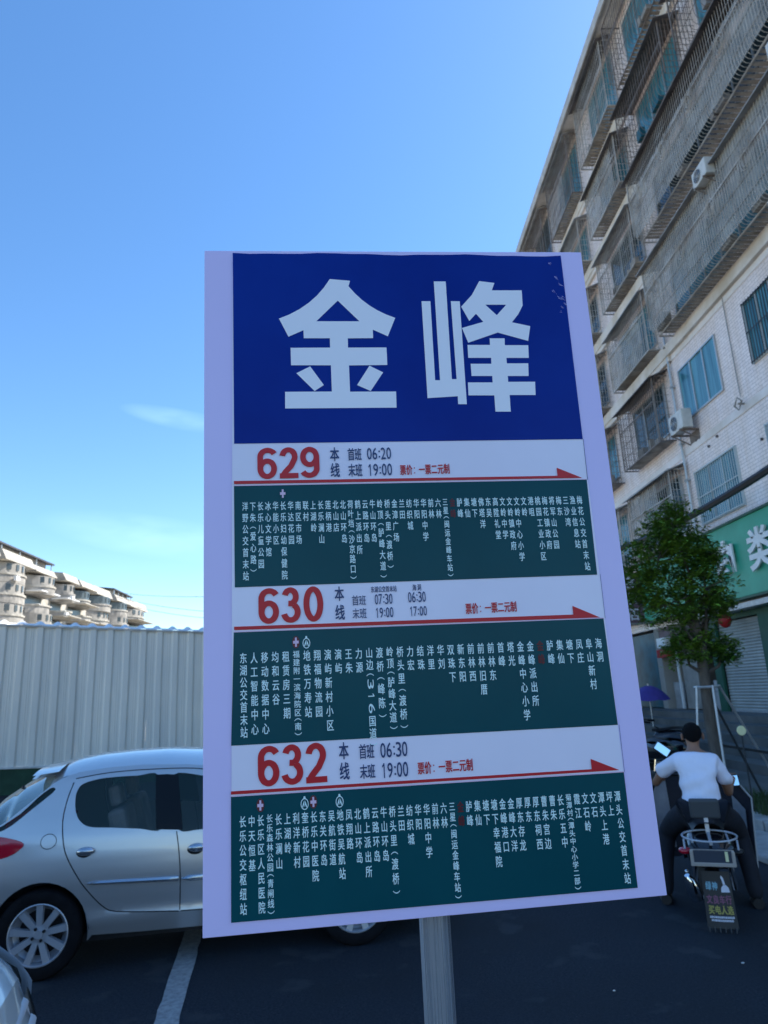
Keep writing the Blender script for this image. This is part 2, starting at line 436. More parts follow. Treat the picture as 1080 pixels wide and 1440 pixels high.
# ------------------------------------------------------------------ ground, kerb, pavement
g = MB(); g.grid(lambda u, v: (-300+600*u, -80+680*v, 0), 60, 60)
tag(g.build('road', M['asphalt']), kind='structure')
lot = MB(); lot.add([(-44, -4, .004), (-15.5, 14.2, .004), (-4.2, 19.5, .004), (-4.2, 190, .004), (-44, 190, .004)], [(0, 1, 2, 3, 4)])  # pale unseen ground, added to bounce sunlight on to facade, board and car
lot.add([(-70, -60, .004), (-12.5, -60, .004), (-12.5, 11, .004), (-44, -4.1, .004), (-70, -4.1, .004)], [(0, 1, 2, 3, 4)])
tag(lot.build('bounce_lot', M['sand']), kind='structure')
pl = MB()
A0, A1 = Vector((-1.288, 4.842)), Vector((-1.486, 6.196))
dL = (A1-A0).normalized(); nL = Vector((dL.y, -dL.x))
pts = []
random.seed(3)
N = 40
s0, s1 = -2.4, 3.1
for i in range(N+1):
    t = s0+(s1-s0)*i/N
    c = A0+dL*t
    wl, wr = random.uniform(-.006, .006), random.uniform(-.006, .006)
    pts.append((c+nL*(-.075-.0+wl)+nL*.0, c+nL*(.075+wr)))
vs = []; fs = []
off = nL*.0
for a, b in pts: vs += [(a.x+off.x, a.y+off.y, .004), (b.x+off.x, b.y+off.y, .004)]
fs = [(2*i, 2*i+1, 2*i+3, 2*i+2) for i in range(N)]
tag(MB().add(vs, fs).build('parking_line', M['linepaint']), kind='structure')

# pavement on the right with kerb stones
pv = MB(); pv.box(4.95, 6.9, 3, 70, -.3, .15)
tag(pv.build('pavement', M['slope']), kind='structure')
kb = bpy.data.objects.new('kerb', None); COL.objects.link(kb); tag(kb, kind='structure')
ks = MB().box(4.70, 4.945, 0, .98, -.2, .155).mesh('kerb_stone', M['kerbstone'])
for i in range(28):
    o = bpy.data.objects.new('kerb_stone', ks); COL.objects.link(o); o.parent = kb; o.location = (random.uniform(-.006, .006), 4+i*1.0, random.uniform(-.006, .004))
    b = o.modifiers.new('bevel', 'BEVEL'); b.width = .012; b.segments = 2
# stepped apron in front of the shops
ap = MB()
xs = [6.9, 7.35, 7.8, 8.25, 8.7]
for i, x in enumerate(xs):
    ap.box(x, 9.5, 9+i*.002, 48, -.2+i*.001, .15+.166*(i+1))
tag(ap.build('steps', M['slope']), kind='structure')

# ------------------------------------------------------------------ shop terrace building on the right
WX = 9.5                                   # wall plane
BL = [WX, 11.0, 0.0]
bld = thing('apartment_block', 'tiled apartment block with caged balconies rising over the shops on the right', 'building', BL, world=True)
Y0, Y1, ZT = 2.0, 52.0, 24.1
MB().box(WX, 20, Y0, Y1, 3.5, ZT-.2).build('wall', M['tiles'], bld)
# ground floor: piers, lintel and back wall so that the shops are real recesses
gf = MB()
gf.box(12.5, 20, Y0, Y1, 0, 3.5)
piers = [2.0, 6.0, 10.2, 14.3, 16.35, 18.85, 22.75, 26.8, 30.8, 34.8, 38.8, 42.8, 46.8, 51.6]
for y in piers: gf.box(WX+.01, 12.5, y, y+.38, 0, 3.5)
gf.build('shop_walls', M['greywall'], bld)
rf = MB(); rf.box(8.78, 20.2, Y0-.2, Y1+.2, ZT-.22, ZT-.02); rf.box(8.72, 8.78, Y0-.2, Y1+.2, ZT-.3, ZT+.12)
rf.build('roof', M['roofedge'], bld)
tr = MB()
for z in (8.12, 11.12): tr.box(WX-.018, WX, Y0, Y1, z, z+.20)
tr.build('string_course', M['band'], bld)
LEV = [8.75, 11.72, 14.72, 17.86, 20.95]
# soffit beams under the caged rows (stained render)
bm_ = MB()
for z in LEV[1:]: bm_.box(WX-.13, WX, Y0, Y1, z-.42, z-.06)
for z in LEV[1:]: bm_.box(WX-.10, WX, 18.9, Y1, z-.30-.3, z-.42)
bm_.build('floor_beam', M['render_'], bld)

def window(y0, y1, z0, z1, npan=3, bars=None, gl='glassblue', fr='alu', depth=.0, x=WX):
    f = MB(); t = .045; d = .05
    xo = x-.03
    f.box(xo-.02, xo+d, y0, y1, z0, z0+t); f.box(xo-.02, xo+d, y0, y1, z1-t, z1)
    f.box(xo-.019, xo+d, y0, y0+t, z0+t, z1-t); f.box(xo-.019, xo+d, y1-t, y1, z0+t, z1-t)
    for i in range(1, npan):
        y = y0+(y1-y0)*i/npan; f.box(xo-.012, xo+d-.004, y-t*.55, y+t*.55, z0+t, z1-t)
    w = f.build('window', M[fr], bld); sub(w, BL)
    for i in range(npan):
        a = y0+(y1-y0)*i/npan+t*.55; b = y0+(y1-y0)*(i+1)/npan-t*.55
        MB().box(xo+.01+(i % 2)*.012, xo+.018+(i % 2)*.012, a, b, z0+t, z1-t).build('pane', M[gl], w)
    if bars:
        g = MB(); n = int((y1-y0)/.11)
        for i in range(n+1):
            y = y0+.02+(y1-y0-.04)*i/n; g.box(x-.075, x-.060, y-.008, y+.008, z0, z1)
        for z in (z0+.04, (z0+z1)/2, z1-.04): g.box(x-.079, x-.066, y0, y1, z-.012, z+.012)
        g.build('window_bars', M[bars], w)
    return w
# plain windows on the lower floors of the near bay
window(16.41, 18.62, 9.03, 10.63, 3)
window(12.75, 14.97, 9.03, 10.63, 4, 'blackbar', fr='paintbar')
window(8.6, 10.9, 9.03, 10.63, 3)
window(16.37, 18.6, 5.94, 7.50, 3, 'paintbar', fr='paintbar')
window(12.75, 14.97, 5.94, 7.50, 3, 'paintbar', fr='paintbar')
window(8.6, 10.9, 5.94, 7.50, 3)

def cage(y0, y1, z0, z1, x0, belly=False, can='canopy', barm='grille', side_film=True, ncirc=0, pitch=.125, drop=.14):
    """projecting security-grille balcony: frame > bars, side bars, canopy, tray"""
    fr = MB(); t = .035
    for y in (y0, y1-t):
        fr.box(x0, x0+t, y, y+t, z0+(0.22 if belly else 0), z1)
        fr.box(x0+t, WX, y+.002, y+t-.002, z1-t, z1); fr.box(x0+(.22 if belly else t), WX, y+.002, y+t-.002, z0, z0+t)
    fr.box(x0, x0+t, y0+t, y1-t, z1-t, z1)
    fr.box(x0+(.22 if belly else 0), x0+t+(.22 if belly else 0), y0+t, y1-t, z0, z0+t)
    zm = z0+.62*(z1-z0)
    fr.box(x0+.004, x0+t-.004, y0+t, y1-t, zm, zm+t)
    c = fr.build('balcony_cage', M[barm], bld); sub(c, BL)
    g = MB(); n = max(2, int((y1-y0)/pitch)); r = .0075
    for i in range(1, n):
        y = y0+(y1-y0)*i/n
        if belly:
            zb = z0+.02
            path = [(x0+.015, y, z1), (x0+.015, y, zb+.22), (x0+.05, y, zb+.09), (x0+.12, y, zb+.02), (x0+.25, y, zb)]
            g.tube(path, r*1.15, 4, caps=False)
        else: g.box(x0+.010, x0+.025, y-r, y+r, z0, z1)
    k = max(3, int((z1-z0)/.42))
    for i in range(1, k):
        z = z0+(z1-z0)*i/k; g.box(x0+.026, x0+.038, y0, y1, z-.006, z+.006)
    for ys in (y0+.012, y1-.026):
        m_ = int((WX-x0)/.10)
        for i in range(1, m_):
            x = x0+(WX-x0)*i/m_; g.box(x-r, x+r, ys, ys+.014, z0, z1)
        for i in range(1, k*2):
            z = z0+(z1-z0)*i/(k*2); g.box(x0, WX, ys+.014, ys+.024, z-.006, z+.006)
    for i in range(ncirc):
        y = y0+(y1-y0)*(i+.5)/ncirc; z = z0+.55*(z1-z0)
        for rr in (.20, .13):
            g.tube([(x0, y+rr*cos(a*pi/8), z+rr*1.25*sin(a*pi/8)) for a in range(16)], .011, 4, closed=True)
        for sgn in (-1, 1):
            g.tube([(x0, y+sgn*(.2+.16*q/6), z+.36*sin(q*pi/3)) for q in range(7)], .009, 4)
    g.build('grille_bars', M[barm], c, kind='stuff')
    if can:
        cn = MB(); xo = x0-.14
        cn.add([(xo, y0-.12, z1-drop), (xo, y1+.12, z1-drop), (WX, y1+.12, z1+.12), (WX, y0-.12, z1+.12),
                (xo, y0-.12, z1-drop+.03), (xo, y1+.12, z1-drop+.03), (WX, y1+.12, z1+.16), (WX, y0-.12, z1+.16)],
               [(0,3,2,1), (4,5,6,7), (0,1,5,4), (1,2,6,5), (2,3,7,6), (3,0,4,7)])
        cn.build('canopy', M[can], c)
    s = MB(); ns = max(4, int((y1-y0)/.16))
    for i in range(ns):
        y = y0+.04+(y1-y0-.16)*i/ns; s.box(x0+(.24 if belly else .04), WX-.002, y, y+.11, z0+.036, z0+.056)
    s.build('tray_slats', M['slat'], c, kind='stuff')
    if side_film and random.random() < .6:
        zt = z0+(z1-z0)*random.choice((.55, .75, 1.0))
        MB().box(x0+.05, x0+.054, y0+.05+random.choice((0, .5, 1.0))*(y1-y0)*.3, y1-.06, z0+.1, zt-.08).build('weather_sheet', M['film'], c)
    # things kept behind the bars
    cl = MB()
    for _ in range(random.randint(2, 5)):
        y = random.uniform(y0+.2, y1-.5); w = random.uniform(.15, .5); h = random.uniform(.15, .5)
        cl.box(x0+.12, min(WX-.05, x0+.12+random.uniform(.12, .3)), y, y+w, z0+.06, z0+.06+h)
    cl.build('clutter', M[random.choice(('canopy2', 'greywall', 'tealdoor', 'balcgrey'))], c, kind='stuff')
    # window behind
    window(y0+.25, y1-.25, z0+.35, z1-.15, max(2, int((y1-y0)/.9)), gl=random.choice(('glassblue', 'glassblue', 'glassdark')))
    return c
random.seed(11)
# long rows over the near bay
LX = 8.72
cage(7.0, 18.35, 11.62, 13.85, LX, True, 'canopy2', ncirc=7, pitch=.105, side_film=True)
cage(7.0, 18.45, 14.86, 17.1, LX, True, 'canopy', ncirc=7, pitch=.105, side_film=True)
for y0, y1 in ((15.35, 18.75), (11.3, 14.7), (7.2, 10.6)):
    for z, cn in ((17.86, 'canopy'), (20.95, None)):
        cage(y0, y1, z, z+2.1 if cn else z+2.6, 8.85, True, cn, 'grille_d', side_film=False, pitch=.15)
cols = [(19.3, 22.5), (23.7, 26.9), (28.1, 31.2), (32.4, 35.5), (36.6, 39.7), (40.8, 43.9), (45.0, 48.0)]
for ci, (y0, y1) in enumerate(cols):
    for zi, z in enumerate([5.7]+LEV):
        if ci > 3 and zi < 2: continue
        h = random.choice((1.95, 2.1, 2.15)) if zi < 5 else 2.85
        cage(y0+random.uniform(-.1, .1), y1+random.uniform(-.1, .1), z, z+h, random.choice((9.0, 8.95, 9.05)), False,
             random.choice(('canopy2', 'canopy', 'canopy2')), random.choice(('grille', 'grille_d', 'grille')), side_film=True, pitch=.14)

# drain pipes and brackets on the wall
p = MB(); p.tube([(9.42, 19.0, z) for z in (3.6, 6, 9, 12)], .035, 8)
for z in (7.4, 8.5, 10.3, 11.6): p.box(9.37, 9.5, 18.94, 19.06, z-.03, z+.03)
p.build('drain_pipe', M['alu'], bld, True)
p = MB(); p.tube([(9.47, 15.74, z) for z in (8.55, 10, 11.5)], .012, 6)
p.build('drain_pipe', M['canopy2'], bld, True)
p = MB(); p.tube([(9.33, 15.66+.17*cos(a*pi/2), 8.32+.17*sin(a*pi/2)) for a in range(4)], .028, 5, closed=True); p.box(9.33, 9.5, 15.64, 15.68, 8.30, 8.34)
p.build('cable_bracket', M['balcgrey'], bld)
# pale stain strips and small fittings
p = MB()
for y, z in ((18.2, 8.3), (17.1, 8.0), (15.2, 7.2), (14.4, 7.3), (17.6, 7.9), (13.7, 8.35)): p.box(9.45, 9.5, y, y+.05, z, z+.06)
p.build('wall_fittings', M['canopy'], bld)

# air conditioners on brackets
def make_ac(loc, label, w=.82, h=.56, d=.3):
    """front faces -X; local x out of the wall, y along it"""
    t = thing('air_conditioner', label, 'air conditioner', loc, group='air conditioners on the facade')
    MB().box(-d, 0, -w/2, w/2, 0, h).build('casing', M['acbody'], t, bevel=.02)
    f = MB()
    for r in (.05, .10, .15, .20): f.tube([(-d-.012, .1+r*cos(a*pi/10), h/2+r*sin(a*pi/10)) for a in range(20)], .006, 4, closed=True)
    for a in range(8): f.bar((-d-.012, .1, h/2), (-d-.012, .1+.2*cos(a*pi/4), h/2+.2*sin(a*pi/4)), .008)
    f.build('fan_guard', M['alu'], t)
    MB().lathe([(.205, 0), (.205, .006)], 24, (-d-.008, .1, h/2), 'x').build('fan_opening', M['black'], t)
    f = MB()
    for y in (-w/3, w/3):
        f.box(-d-.05, .22, y-.02, y+.02, -.05, -.005); f.bar((-d, y, -.04), (.2, y, -.32), .03)
    f.box(.19, .22, -w/3-.02, w/3+.02, -.36, -.0)
    f.build('bracket', M['grille_d'], t)
    return t
ac = make_ac((9.3, 18.3, 8.62), 'air conditioner outside the lone blue window above the tree')
o = copy_tree(ac, None, (8.76, 14.15, 13.50)); o.scale = (.8, .8, .8); o['label'] = 'air conditioner hung between the two long rows of caged balconies'
o = copy_tree(ac, None, (8.76, 10.75, 13.70)); o.scale = (.8, .8, .8); o['label'] = 'air conditioner at the frame edge under the upper long caged row'
o = copy_tree(ac, None, (8.76, 11.65, 10.75)); o.scale = (.8, .8, .8); o['label'] = 'air conditioner at the frame edge under the lower long caged row'

# ------------------------------------------------------------------ shop fronts
sh = thing('roller_shutter', 'closed grey roller shutter under the green shop sign', 'shutter', (9.55, 17.9, .98), world=True)
s = MB()
yA, yB = 16.73, 18.85
nz = 30
prof = []
for i in range(nz*4+1):
    z = 1.0+(3.28-1.0)*i/(nz*4); prof.append((9.56-.022*abs(sin(pi*i/4)), z))
vs = []; fs = []
for x, z in prof: vs += [(x, yA, z), (x, yB, z)]
fs = [(2*i, 2*i+1, 2*i+3, 2*i+2) for i in range(len(prof)-1)]
s.add(vs, fs); s.build('slat_curtain', M['shutter'], sh, kind='stuff')
s = MB(); s.box(9.53, 9.6, yA, yB, .98, 1.03); s.build('bottom_rail', M['galv'], sh)
s = MB(); s.box(9.50, 9.62, yA-.06, yA, .98, 3.3); s.box(9.50, 9.62, yB, yB+.06, .98, 3.3); s.build('guide_rail', M['darkgreen'], sh)
s = MB(); s.box(9.44, 9.505, 14.35, 16.7, .98, 3.5); s.box(9.44, 9.505, 18.86, 19.22, .98, 3.5); s.box(9.44, 9.505, 16.7, 18.86, 3.3, 3.5)
tag(s.build('shopfront_surround', M['darkgreen']), 'dark green painted surround framing the roller shutter', 'shopfront')
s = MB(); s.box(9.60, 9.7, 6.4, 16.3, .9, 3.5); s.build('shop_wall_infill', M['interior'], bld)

fs_ = thing('shop_fascia', 'long green shop sign with white raised characters above the shutter', 'shop sign', (9.2, 18.9, 3.7), world=True)
s = MB(); s.box(9.16, 9.5, 9.0, 22.8, 3.72, 5.56); s.build('sign_board', M['signgreen'], fs_, bevel=.01)
s = MB(); s.box(9.12, 9.5, 8.98, 22.82, 5.56, 5.62); s.box(9.14, 9.5, 8.98, 22.82, 3.66, 3.715); s.build('sign_trim', M['darkgreen'], fs_)
s = MB(); s.box(9.05, 9.5, 9.0, 18.9, 3.44, 3.56); s.build('light_trough', M['galv'], fs_)

# ---- glyph cache: each character as a flat mesh
GL = {}
def glyph(ch, off=0.0, res=3):
    k = (ch, off)
    if k in GL: return GL[k]
    c = bpy.data.curves.new('glyph', 'FONT'); c.body = ch; c.size = 1.0; c.offset = off; c.resolution_u = res
    o = bpy.data.objects.new('glyph', c); COL.objects.link(o)
    dg = bpy.context.evaluated_depsgraph_get(); dg.update()
    me = bpy.data.meshes.new_from_object(o.evaluated_get(dg))
    vs = [tuple(v.co[:2]) for v in me.vertices]; fs = [tuple(p.vertices) for p in me.polygons]
    bpy.data.objects.remove(o); bpy.data.curves.remove(c); bpy.data.meshes.remove(me)
    GL[k] = (vs, fs); return GL[k]
BOLD_N = [None]
def put(mb, ch, x0, y0, x1, y1, fn, off=0.0, fit=False, rot=False):
    if off > 0 and BOLD_N[0] is not None:                  # heavier weight: shifted copies, each a hair above the last
        w, h = (x1-x0)*off*1.1, (y1-y0)*off*.7
        for k, (a, b) in enumerate(((0, 0), (-1, -1), (1, 1), (-1, 1), (1, -1))):
            put(mb, ch, x0+a*w, y0+b*h, x1+a*w, y1+b*h, (lambda u, v, k=k: tuple(Vector(fn(u, v))+BOLD_N[0]*k)), 0.0, fit, rot)
        return
    """map the glyph's em box (or its bounding box) on to x0..x1 / y0 (bottom)..y1 (top); fn gives the 3D point"""
    vs, fs = glyph(ch, off)
    if not vs: return
    if fit:
        ax = min(v[0] for v in vs); bx = max(v[0] for v in vs); ay = min(v[1] for v in vs); by = max(v[1] for v in vs)
    else: ax, bx, ay, by = 0.0, 1.0, -0.12, 0.88
    out = []
    for x, y in vs:
        a = (x-ax)/(bx-ax); b = (y-ay)/(by-ay)
        if rot: a, b = b, 1-a
        out.append(fn(x0+(x1-x0)*a, y0+(y1-y0)*b))
    mb.add(out, fs)

# raised characters 肉类 on the fascia, reading from far to near
def raised(ch, yc, zc, w, h, name='raised_character'):
    mb = MB(); put(mb, ch, 0, 0, 1, 1, lambda a, b: (9.06, yc+w/2-w*a, zc-h/2+h*b), .028)
    n = len(mb.v); back = [(9.10, y, z) for _, y, z in mb.v]
    edges = {}
    for f in mb.f:
        for i in range(len(f)):
            e = (f[i], f[(i+1) % len(f)]); k = tuple(sorted(e)); edges[k] = edges.get(k, 0)+1
    fcs = list(mb.f)+[tuple(i+n for i in f)[::-1] for f in mb.f]+[(a, b, b+n, a+n) for (a, b), c in edges.items() if c == 1]
    o = MB().add(mb.v+back, fcs).build(name, M['whitepl'], fs_)
    return o
raised('肉', 17.05, 4.70, 1.0, 1.0)
raised('类', 15.45, 4.70, 1.0, 1.0)

# second shop left of the shutter: half open, cluttered interior
s2 = thing('open_shop', 'dim open shopfront behind the tree with boxes and a lit panel inside', 'shop', (9.6, 20.9, .98), world=True)
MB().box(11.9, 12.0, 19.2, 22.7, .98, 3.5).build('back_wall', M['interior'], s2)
MB().box(9.62, 9.68, 20.2, 21.6, 1.0, 3.3).build('grey_door', M['balcgrey'], s2)
MB().box(9.5, 9.6, 19.25, 22.7, 3.05, 3.5).build('lintel_panel', M['brownsign'], s2)
MB().box(9.3, 9.5, 21.9, 22.5, 2.85, 3.15).build('small_lit_sign', M['whitepl'], s2)
MB().box(9.3, 9.5, 21.8, 22.6, 2.55, 2.8).build('red_price_panel', M['lantern'], s2)
MB().box(9.55, 9.6, 21.75, 21.83, 1.0, 2.7).build('white_banner', M['whitepl'], s2)
for y, z, w, h in ((19.5, .98, .5, .5), (20.1, .98, .4, .35), (19.6, 1.49, .35, .3), (21.9, .98, .7, .8)): MB().box(9.7, 10.1, y, y+w, z, z+h).build('box', M['canopy2'], s2)

bs = thing('projecting_sign', 'maroon vertical sign with pale characters jutting out beside the green fascia', 'sign', (9.1, 23.3, 3.75), world=True)
MB().box(8.66, 9.34, 23.3, 23.45, 3.75, 5.45).build('sign_panel', M['brownsign'], bs)
s = MB(); s.box(9.34, 9.42, 23.28, 23.47, 3.70, 5.5); s.box(8.62, 9.34, 23.28, 23.47, 3.70, 3.75); s.build('sign_frame', M['balcgrey'], bs)
BOLD_N[0] = Vector((0, -.0006, 0))
s = MB()
for i, ch in enumerate('食杂店'):
    zt = 5.35-i*.53; put(s, ch, 8.78, zt-.46, 9.2, zt, lambda a, b: (a, 23.292, b), .02)
s.build('sign_characters', M['whiteprint'], bs)
s = MB()
for y in (23.33, 23.42): s.bar((9.4, y, 5.2), (9.6, y, 5.2), .04)
s.build('bracket', M['blackbar'], bs)

# shops further on
far_shop = MB(); far_shop.box(9.55, 9.6, 23.2, 26.7, 1.0, 3.4)
tag(far_shop.build('shop_door', M['tealdoor']), 'dark teal shop doors beyond the maroon sign', 'shop door')
for i, (y0, y1, mm, lb) in enumerate(((27.2, 30.7, 'shutter', 'grey shutter of the second shop beyond the maroon sign'),
                                       (31.2, 34.7, 'tealdoor', 'teal shutter of the third shop beyond the maroon sign'),
                                       (35.2, 38.7, 'shutter', 'grey shutter of the fourth shop beyond the maroon sign'))):
    q = MB()
    for k in range(22): q.box(9.55, 9.575+.012*(k % 2), y0, y1, 1.0+k*.109, 1.105+k*.109)
    tag(q.build('roller_shutter', M[mm]), lb, 'shutter')
q = MB(); q.box(9.2, 9.5, 24.0, 51, 3.8, 5.3)
tag(q.build('shop_fascia', M['canopy2']), 'grey fascia board running on beyond the maroon sign', 'shop sign')
lan = MB(); lan.lathe([(.02, -.17), (.10, -.13), (.15, -.03), (.15, .05), (.10, .14), (.02, .17)], 14, (9.0, 17.4, 3.22)); lan.tube([(9.0, 17.4, 3.4), (9.0, 17.4, 3.62)], .008, 5)
tag(lan.build('lantern', M['lantern'], smooth=True), 'small red lantern hanging under the green fascia', 'lantern')

# ------------------------------------------------------------------ hoarding on the left
P0 = Vector((-9.8, 16.76)); P1 = Vector((-4.1, 19.36))
hd = (P1-P0).normalized(); hn = Vector((hd.y, -hd.x))      # hn faces the camera
ho = thing('hoarding', 'long grey corrugated steel hoarding on a dark green base behind the silver car', 'fence', (P0.x, P0.y, 0), world=True)
def hz(s, top):                                             # the hoarding steps down slightly with the street
    return (3.86-.040*(s-1.0)) if top else (0.64-.055*min(max(s-1.0, -6), 11)*.9)
PIT = .405
def rib(t):                                                 # trapezoid profile within one pitch
    t %= 1.0
    if .12 < t < .17 or .24 < t < .29: return .22
    if t < .44: return 0.0
    if t < .50: return (t-.44)/.06
    if t < .80: return 1.0
    if t < .92: return 1-(t-.80)/.12*1.0
    return 0.0
nper = 62
start = -5.2
for pnl in range(0, nper, 4):                               # one sheet every four ribs
    vs = []; fs = []
    knots = [0, .115, .125, .165, .175, .235, .245, .285, .295, .43, .47, .50, .60, .70, .80, .86, .92, .999]
    k = 0
    for j in range(4):
        for t in knots:
            s_ = start+(pnl+j+t)*PIT; d = .045*rib(t)+random.uniform(0, .0006)
            zb = max(.04, hz(s_, False)); zt = hz(s_, True)
            for w_ in range(9):
                z = zb+(zt-zb)*w_/8
                bow = .006*sin(z*1.9+pnl*1.3+j)*sin(pi*w_/8)+random.uniform(-.0012, .0012)
                q = P0+hd*(s_+bow*.6)+hn*(.03+d+bow); vs.append((q.x, q.y, z))
            k += 1
    fs = [(9*i+w_, 9*i+9+w_, 9*i+10+w_, 9*i+1+w_) for i in range(k-1) for w_ in range(8)]
    MB().add(vs, fs).build('corrugated_sheet', M['corr'], ho)
def hbar(name, s0, s1, o0, o1, zf0, zf1, m):
    vs = []
    n = 24
    for i in range(n+1):
        s_ = s0+(s1-s0)*i/n
        for o_ in (o0, o1):
            q = P0+hd*s_+hn*o_
            vs.append((q.x, q.y, zf0(s_))); vs.append((q.x, q.y, zf1(s_)))
    fs = []
    for i in range(n):
        a = i*4; b = a+4
        fs += [(a, b, b+1, a+1), (a+2, a+3, b+3, b+2), (a+1, b+1, b+3, a+3), (a, a+2, b+2, b)]
    return MB().add(vs, fs).build(name, m, ho)
hbar('top_rail', start, start+nper*PIT, -.02, .098, lambda s: hz(s, True)+.002, lambda s: hz(s, True)+.045, M['roofedge'])
hbar('base_rail', start, start+nper*PIT, .0, .112, lambda s: max(.05, hz(s, False))-.045, lambda s: max(.05, hz(s, False))-.003, M['galv'])
hbar('green_base', start, start+nper*PIT, -.12, .07, lambda s: -.05, lambda s: max(.05, hz(s, False))-.047, M['greenbase'])
# corrugated capping sheet that rises behind the rail; pale paint and tilt stand in for sunlight
vs = []; n = nper*12
for i in range(n+1):
    s_ = start+nper*PIT*i/n; wv = .062*max(-.15, cos(2*pi*(i/12.0-.62)))
    for d_, h_ in ((.05, .047), (-.38, .145)):
        q = P0+hd*s_+hn*d_; vs.append((q.x, q.y, hz(s_, True)+h_+wv*(1 if h_ > .1 else 0.3)))
MB().add(vs, [(2*i, 2*i+2, 2*i+3, 2*i+1) for i in range(n)]).build('capping_sheet', M['capsheet'], ho, smooth=True)
for i in range(9):
    q = P0+hd*(start+.5+i*3.0)-hn*.09; MB().box(q.x-.04, q.x+.04, q.y-.04, q.y+.04, 0, hz(i*3.0-4.7, True)).build('post', M['galv'], ho)
sp_ = MB(); q = P0+hd*.98+hn*.14; sp_.sphere((q.x, q.y, .52), .035, n=10, m=6); sp_.tube([(q.x, q.y, .0), (q.x, q.y, .5)], .012, 6)
tag(sp_.build('marker_knob', M['whitepl'], smooth=True), 'small white round knob in front of the dark green hoarding base', 'marker')

# ------------------------------------------------------------------ old apartment row far left
FX = -44.0
ob = thing('old_apartment_row', 'weathered cream apartment row with bulging balconies far behind the hoarding', 'building', (FX, 110, 0), world=True)
OB = [FX, 110, 0]
MB().box(FX-12, FX, 62, 138.5, 0, 20.6).build('wall', M['cream'], ob)
random.seed(23)
edges_y = [62, 70.5, 80.6, 89.6, 96.8, 103.0, 110.2, 118.5, 126.6, 137.8]
for i in range(len(edges_y)-1):
    a, b = edges_y[i]+.35, edges_y[i+1]-.55
    ztop = 20.2
    shift = random.uniform(-.35, .35)
    # sloping parapet block
    p = MB(); x1 = FX+1.7+random.uniform(-.5, .5); a += .5+random.random()*.6; dz = random.uniform(-.25, .3)
    p.add([(FX, a-.2, ztop-1.9), (x1+.25, a-.2, ztop-1.9), (x1-.35, a-.2, ztop+.25+dz), (FX, a-.2, ztop+.4+dz),
           (FX, b+.3, ztop-1.9), (x1+.25, b+.3, ztop-1.9), (x1-.35, b+.3, ztop+.25+dz), (FX, b+.3, ztop+.4+dz)],
          [(0,1,2,3), (7,6,5,4), (1,5,6,2), (2,6,7,3), (0,4,5,1), (0,3,7,4)])
    p.v = [(q[0], q[1], q[2] if q[2] > ztop-1.5 else q[2]+1.05) for q in p.v]; p.build('parapet', M['creamlit'], ob)
    for k in range(6):
        zf = ztop-1.05-2.45*(k+1)+.0+shift*.5
        if zf < 1: break
        bul = 2.2+random.uniform(-.3, .4)
        # rounded balcony slab with apron
        st = []
        for q in range(13):
            t = q/12; yy = a+(b-a)*t; bx = FX+.05+bul*(1-abs(2*t-1)**2.4)
            st.append((bx, yy))
        poly = [(FX-.05, a)]+st+[(FX-.05, b)]
        MB().prism(poly, lambda x, y: (x, y, zf+1.05), lambda x, y: (x, y, zf-.02)).build('balcony', M[random.choice(('balcgrey', 'greywall', 'greywall', 'balcgrey'))], ob)
        MB().prism([(FX-.05, a)]+[(x+.14, y) for x, y in st]+[(FX-.05, b)], lambda x, y: (x, y, zf+1.14), lambda x, y: (x, y, zf+.92)).build('balcony_rim', M[random.choice(('cream', 'creamlit', 'balcgrey'))], ob)
        if k % 3 == 0 or random.random() < .4:
            # enclosed upper part: bay window
            st2 = [(FX+(x-FX)*.93, y) for x, y in st]
            poly2 = [(FX-.05, a)]+st2+[(FX-.05, b)]
            zz = zf+1.15
            en = MB().prism(poly2, lambda x, y: (x, y, zz+1.25), lambda x, y: (x, y, zz+.001)).build('enclosed_bay', M[random.choice(('greywall', 'balcgrey', 'farglass'))], ob); sub(en, OB)
            for q in range(2, 10, 2):
                x_, y_ = st2[q]; x2_, y2_ = st2[q+1]
                MB().prism([(x_+.04, y_+.1), (x2_+.04, y2_-.1), (x2_+.1, y2_-.1), (x_+.1, y_+.1)], lambda x, y: (x, y, zz+1.1), lambda x, y: (x, y, zz+.35)).build('window', M['farglass'], en)
        else:
            w = MB(); w.box(FX-.02, FX+.06, a+.5, b-.5, zf+1.06, zf+2.5)
            w.build('window', M['farglass'], ob)
            r = MB(); r.box(FX+.7, FX+bul*.85+.1, a+.9, b-.9, zf+1.12, zf+1.18); r.box(FX+.1, FX+bul+.45, a+.1, b-.1, zf+2.72, zf+2.84)
            r.build('awning', M[random.choice(('creamlit', 'whitepl', 'cream'))], ob)
        if random.random() < .5:
            y = random.uniform(a, b-.9); MB().box(FX+bul+.0, FX+bul+.35, y, y+.8, zf+.2, zf+.75).build('wall_unit', M['whitepl'], ob)
for y0, y1 in ((79, 98.5), (122.5, 132.5)):
    p = MB(); p.add([(FX+.3, y0, 21.75), (FX+.3, y1, 21.55), (FX-8, y1, 22.6), (FX-8, y0, 22.8), (FX+.3, y0, 21.95), (FX+.3, y1, 21.75), (FX-8, y1, 22.8), (FX-8, y0, 23.0)],
                     [(0,3,2,1), (4,5,6,7), (0,1,5,4), (1,2,6,5), (2,3,7,6), (3,0,4,7)])
    p.build('roof_canopy', M['slate'], ob)
    p = MB()
    for k in range(5):
        y = y0+.5+(y1-y0-1)*k/4; p.box(FX+.0, FX+.12, y, y+.12, 20.4, 21.9)
    p.build('roof_post', M['alu'], ob)
    MB().box(FX-7, FX-.5, y0+1, y1-1, 20.6, 21.9).build('roof_room', M['greywall'], ob)
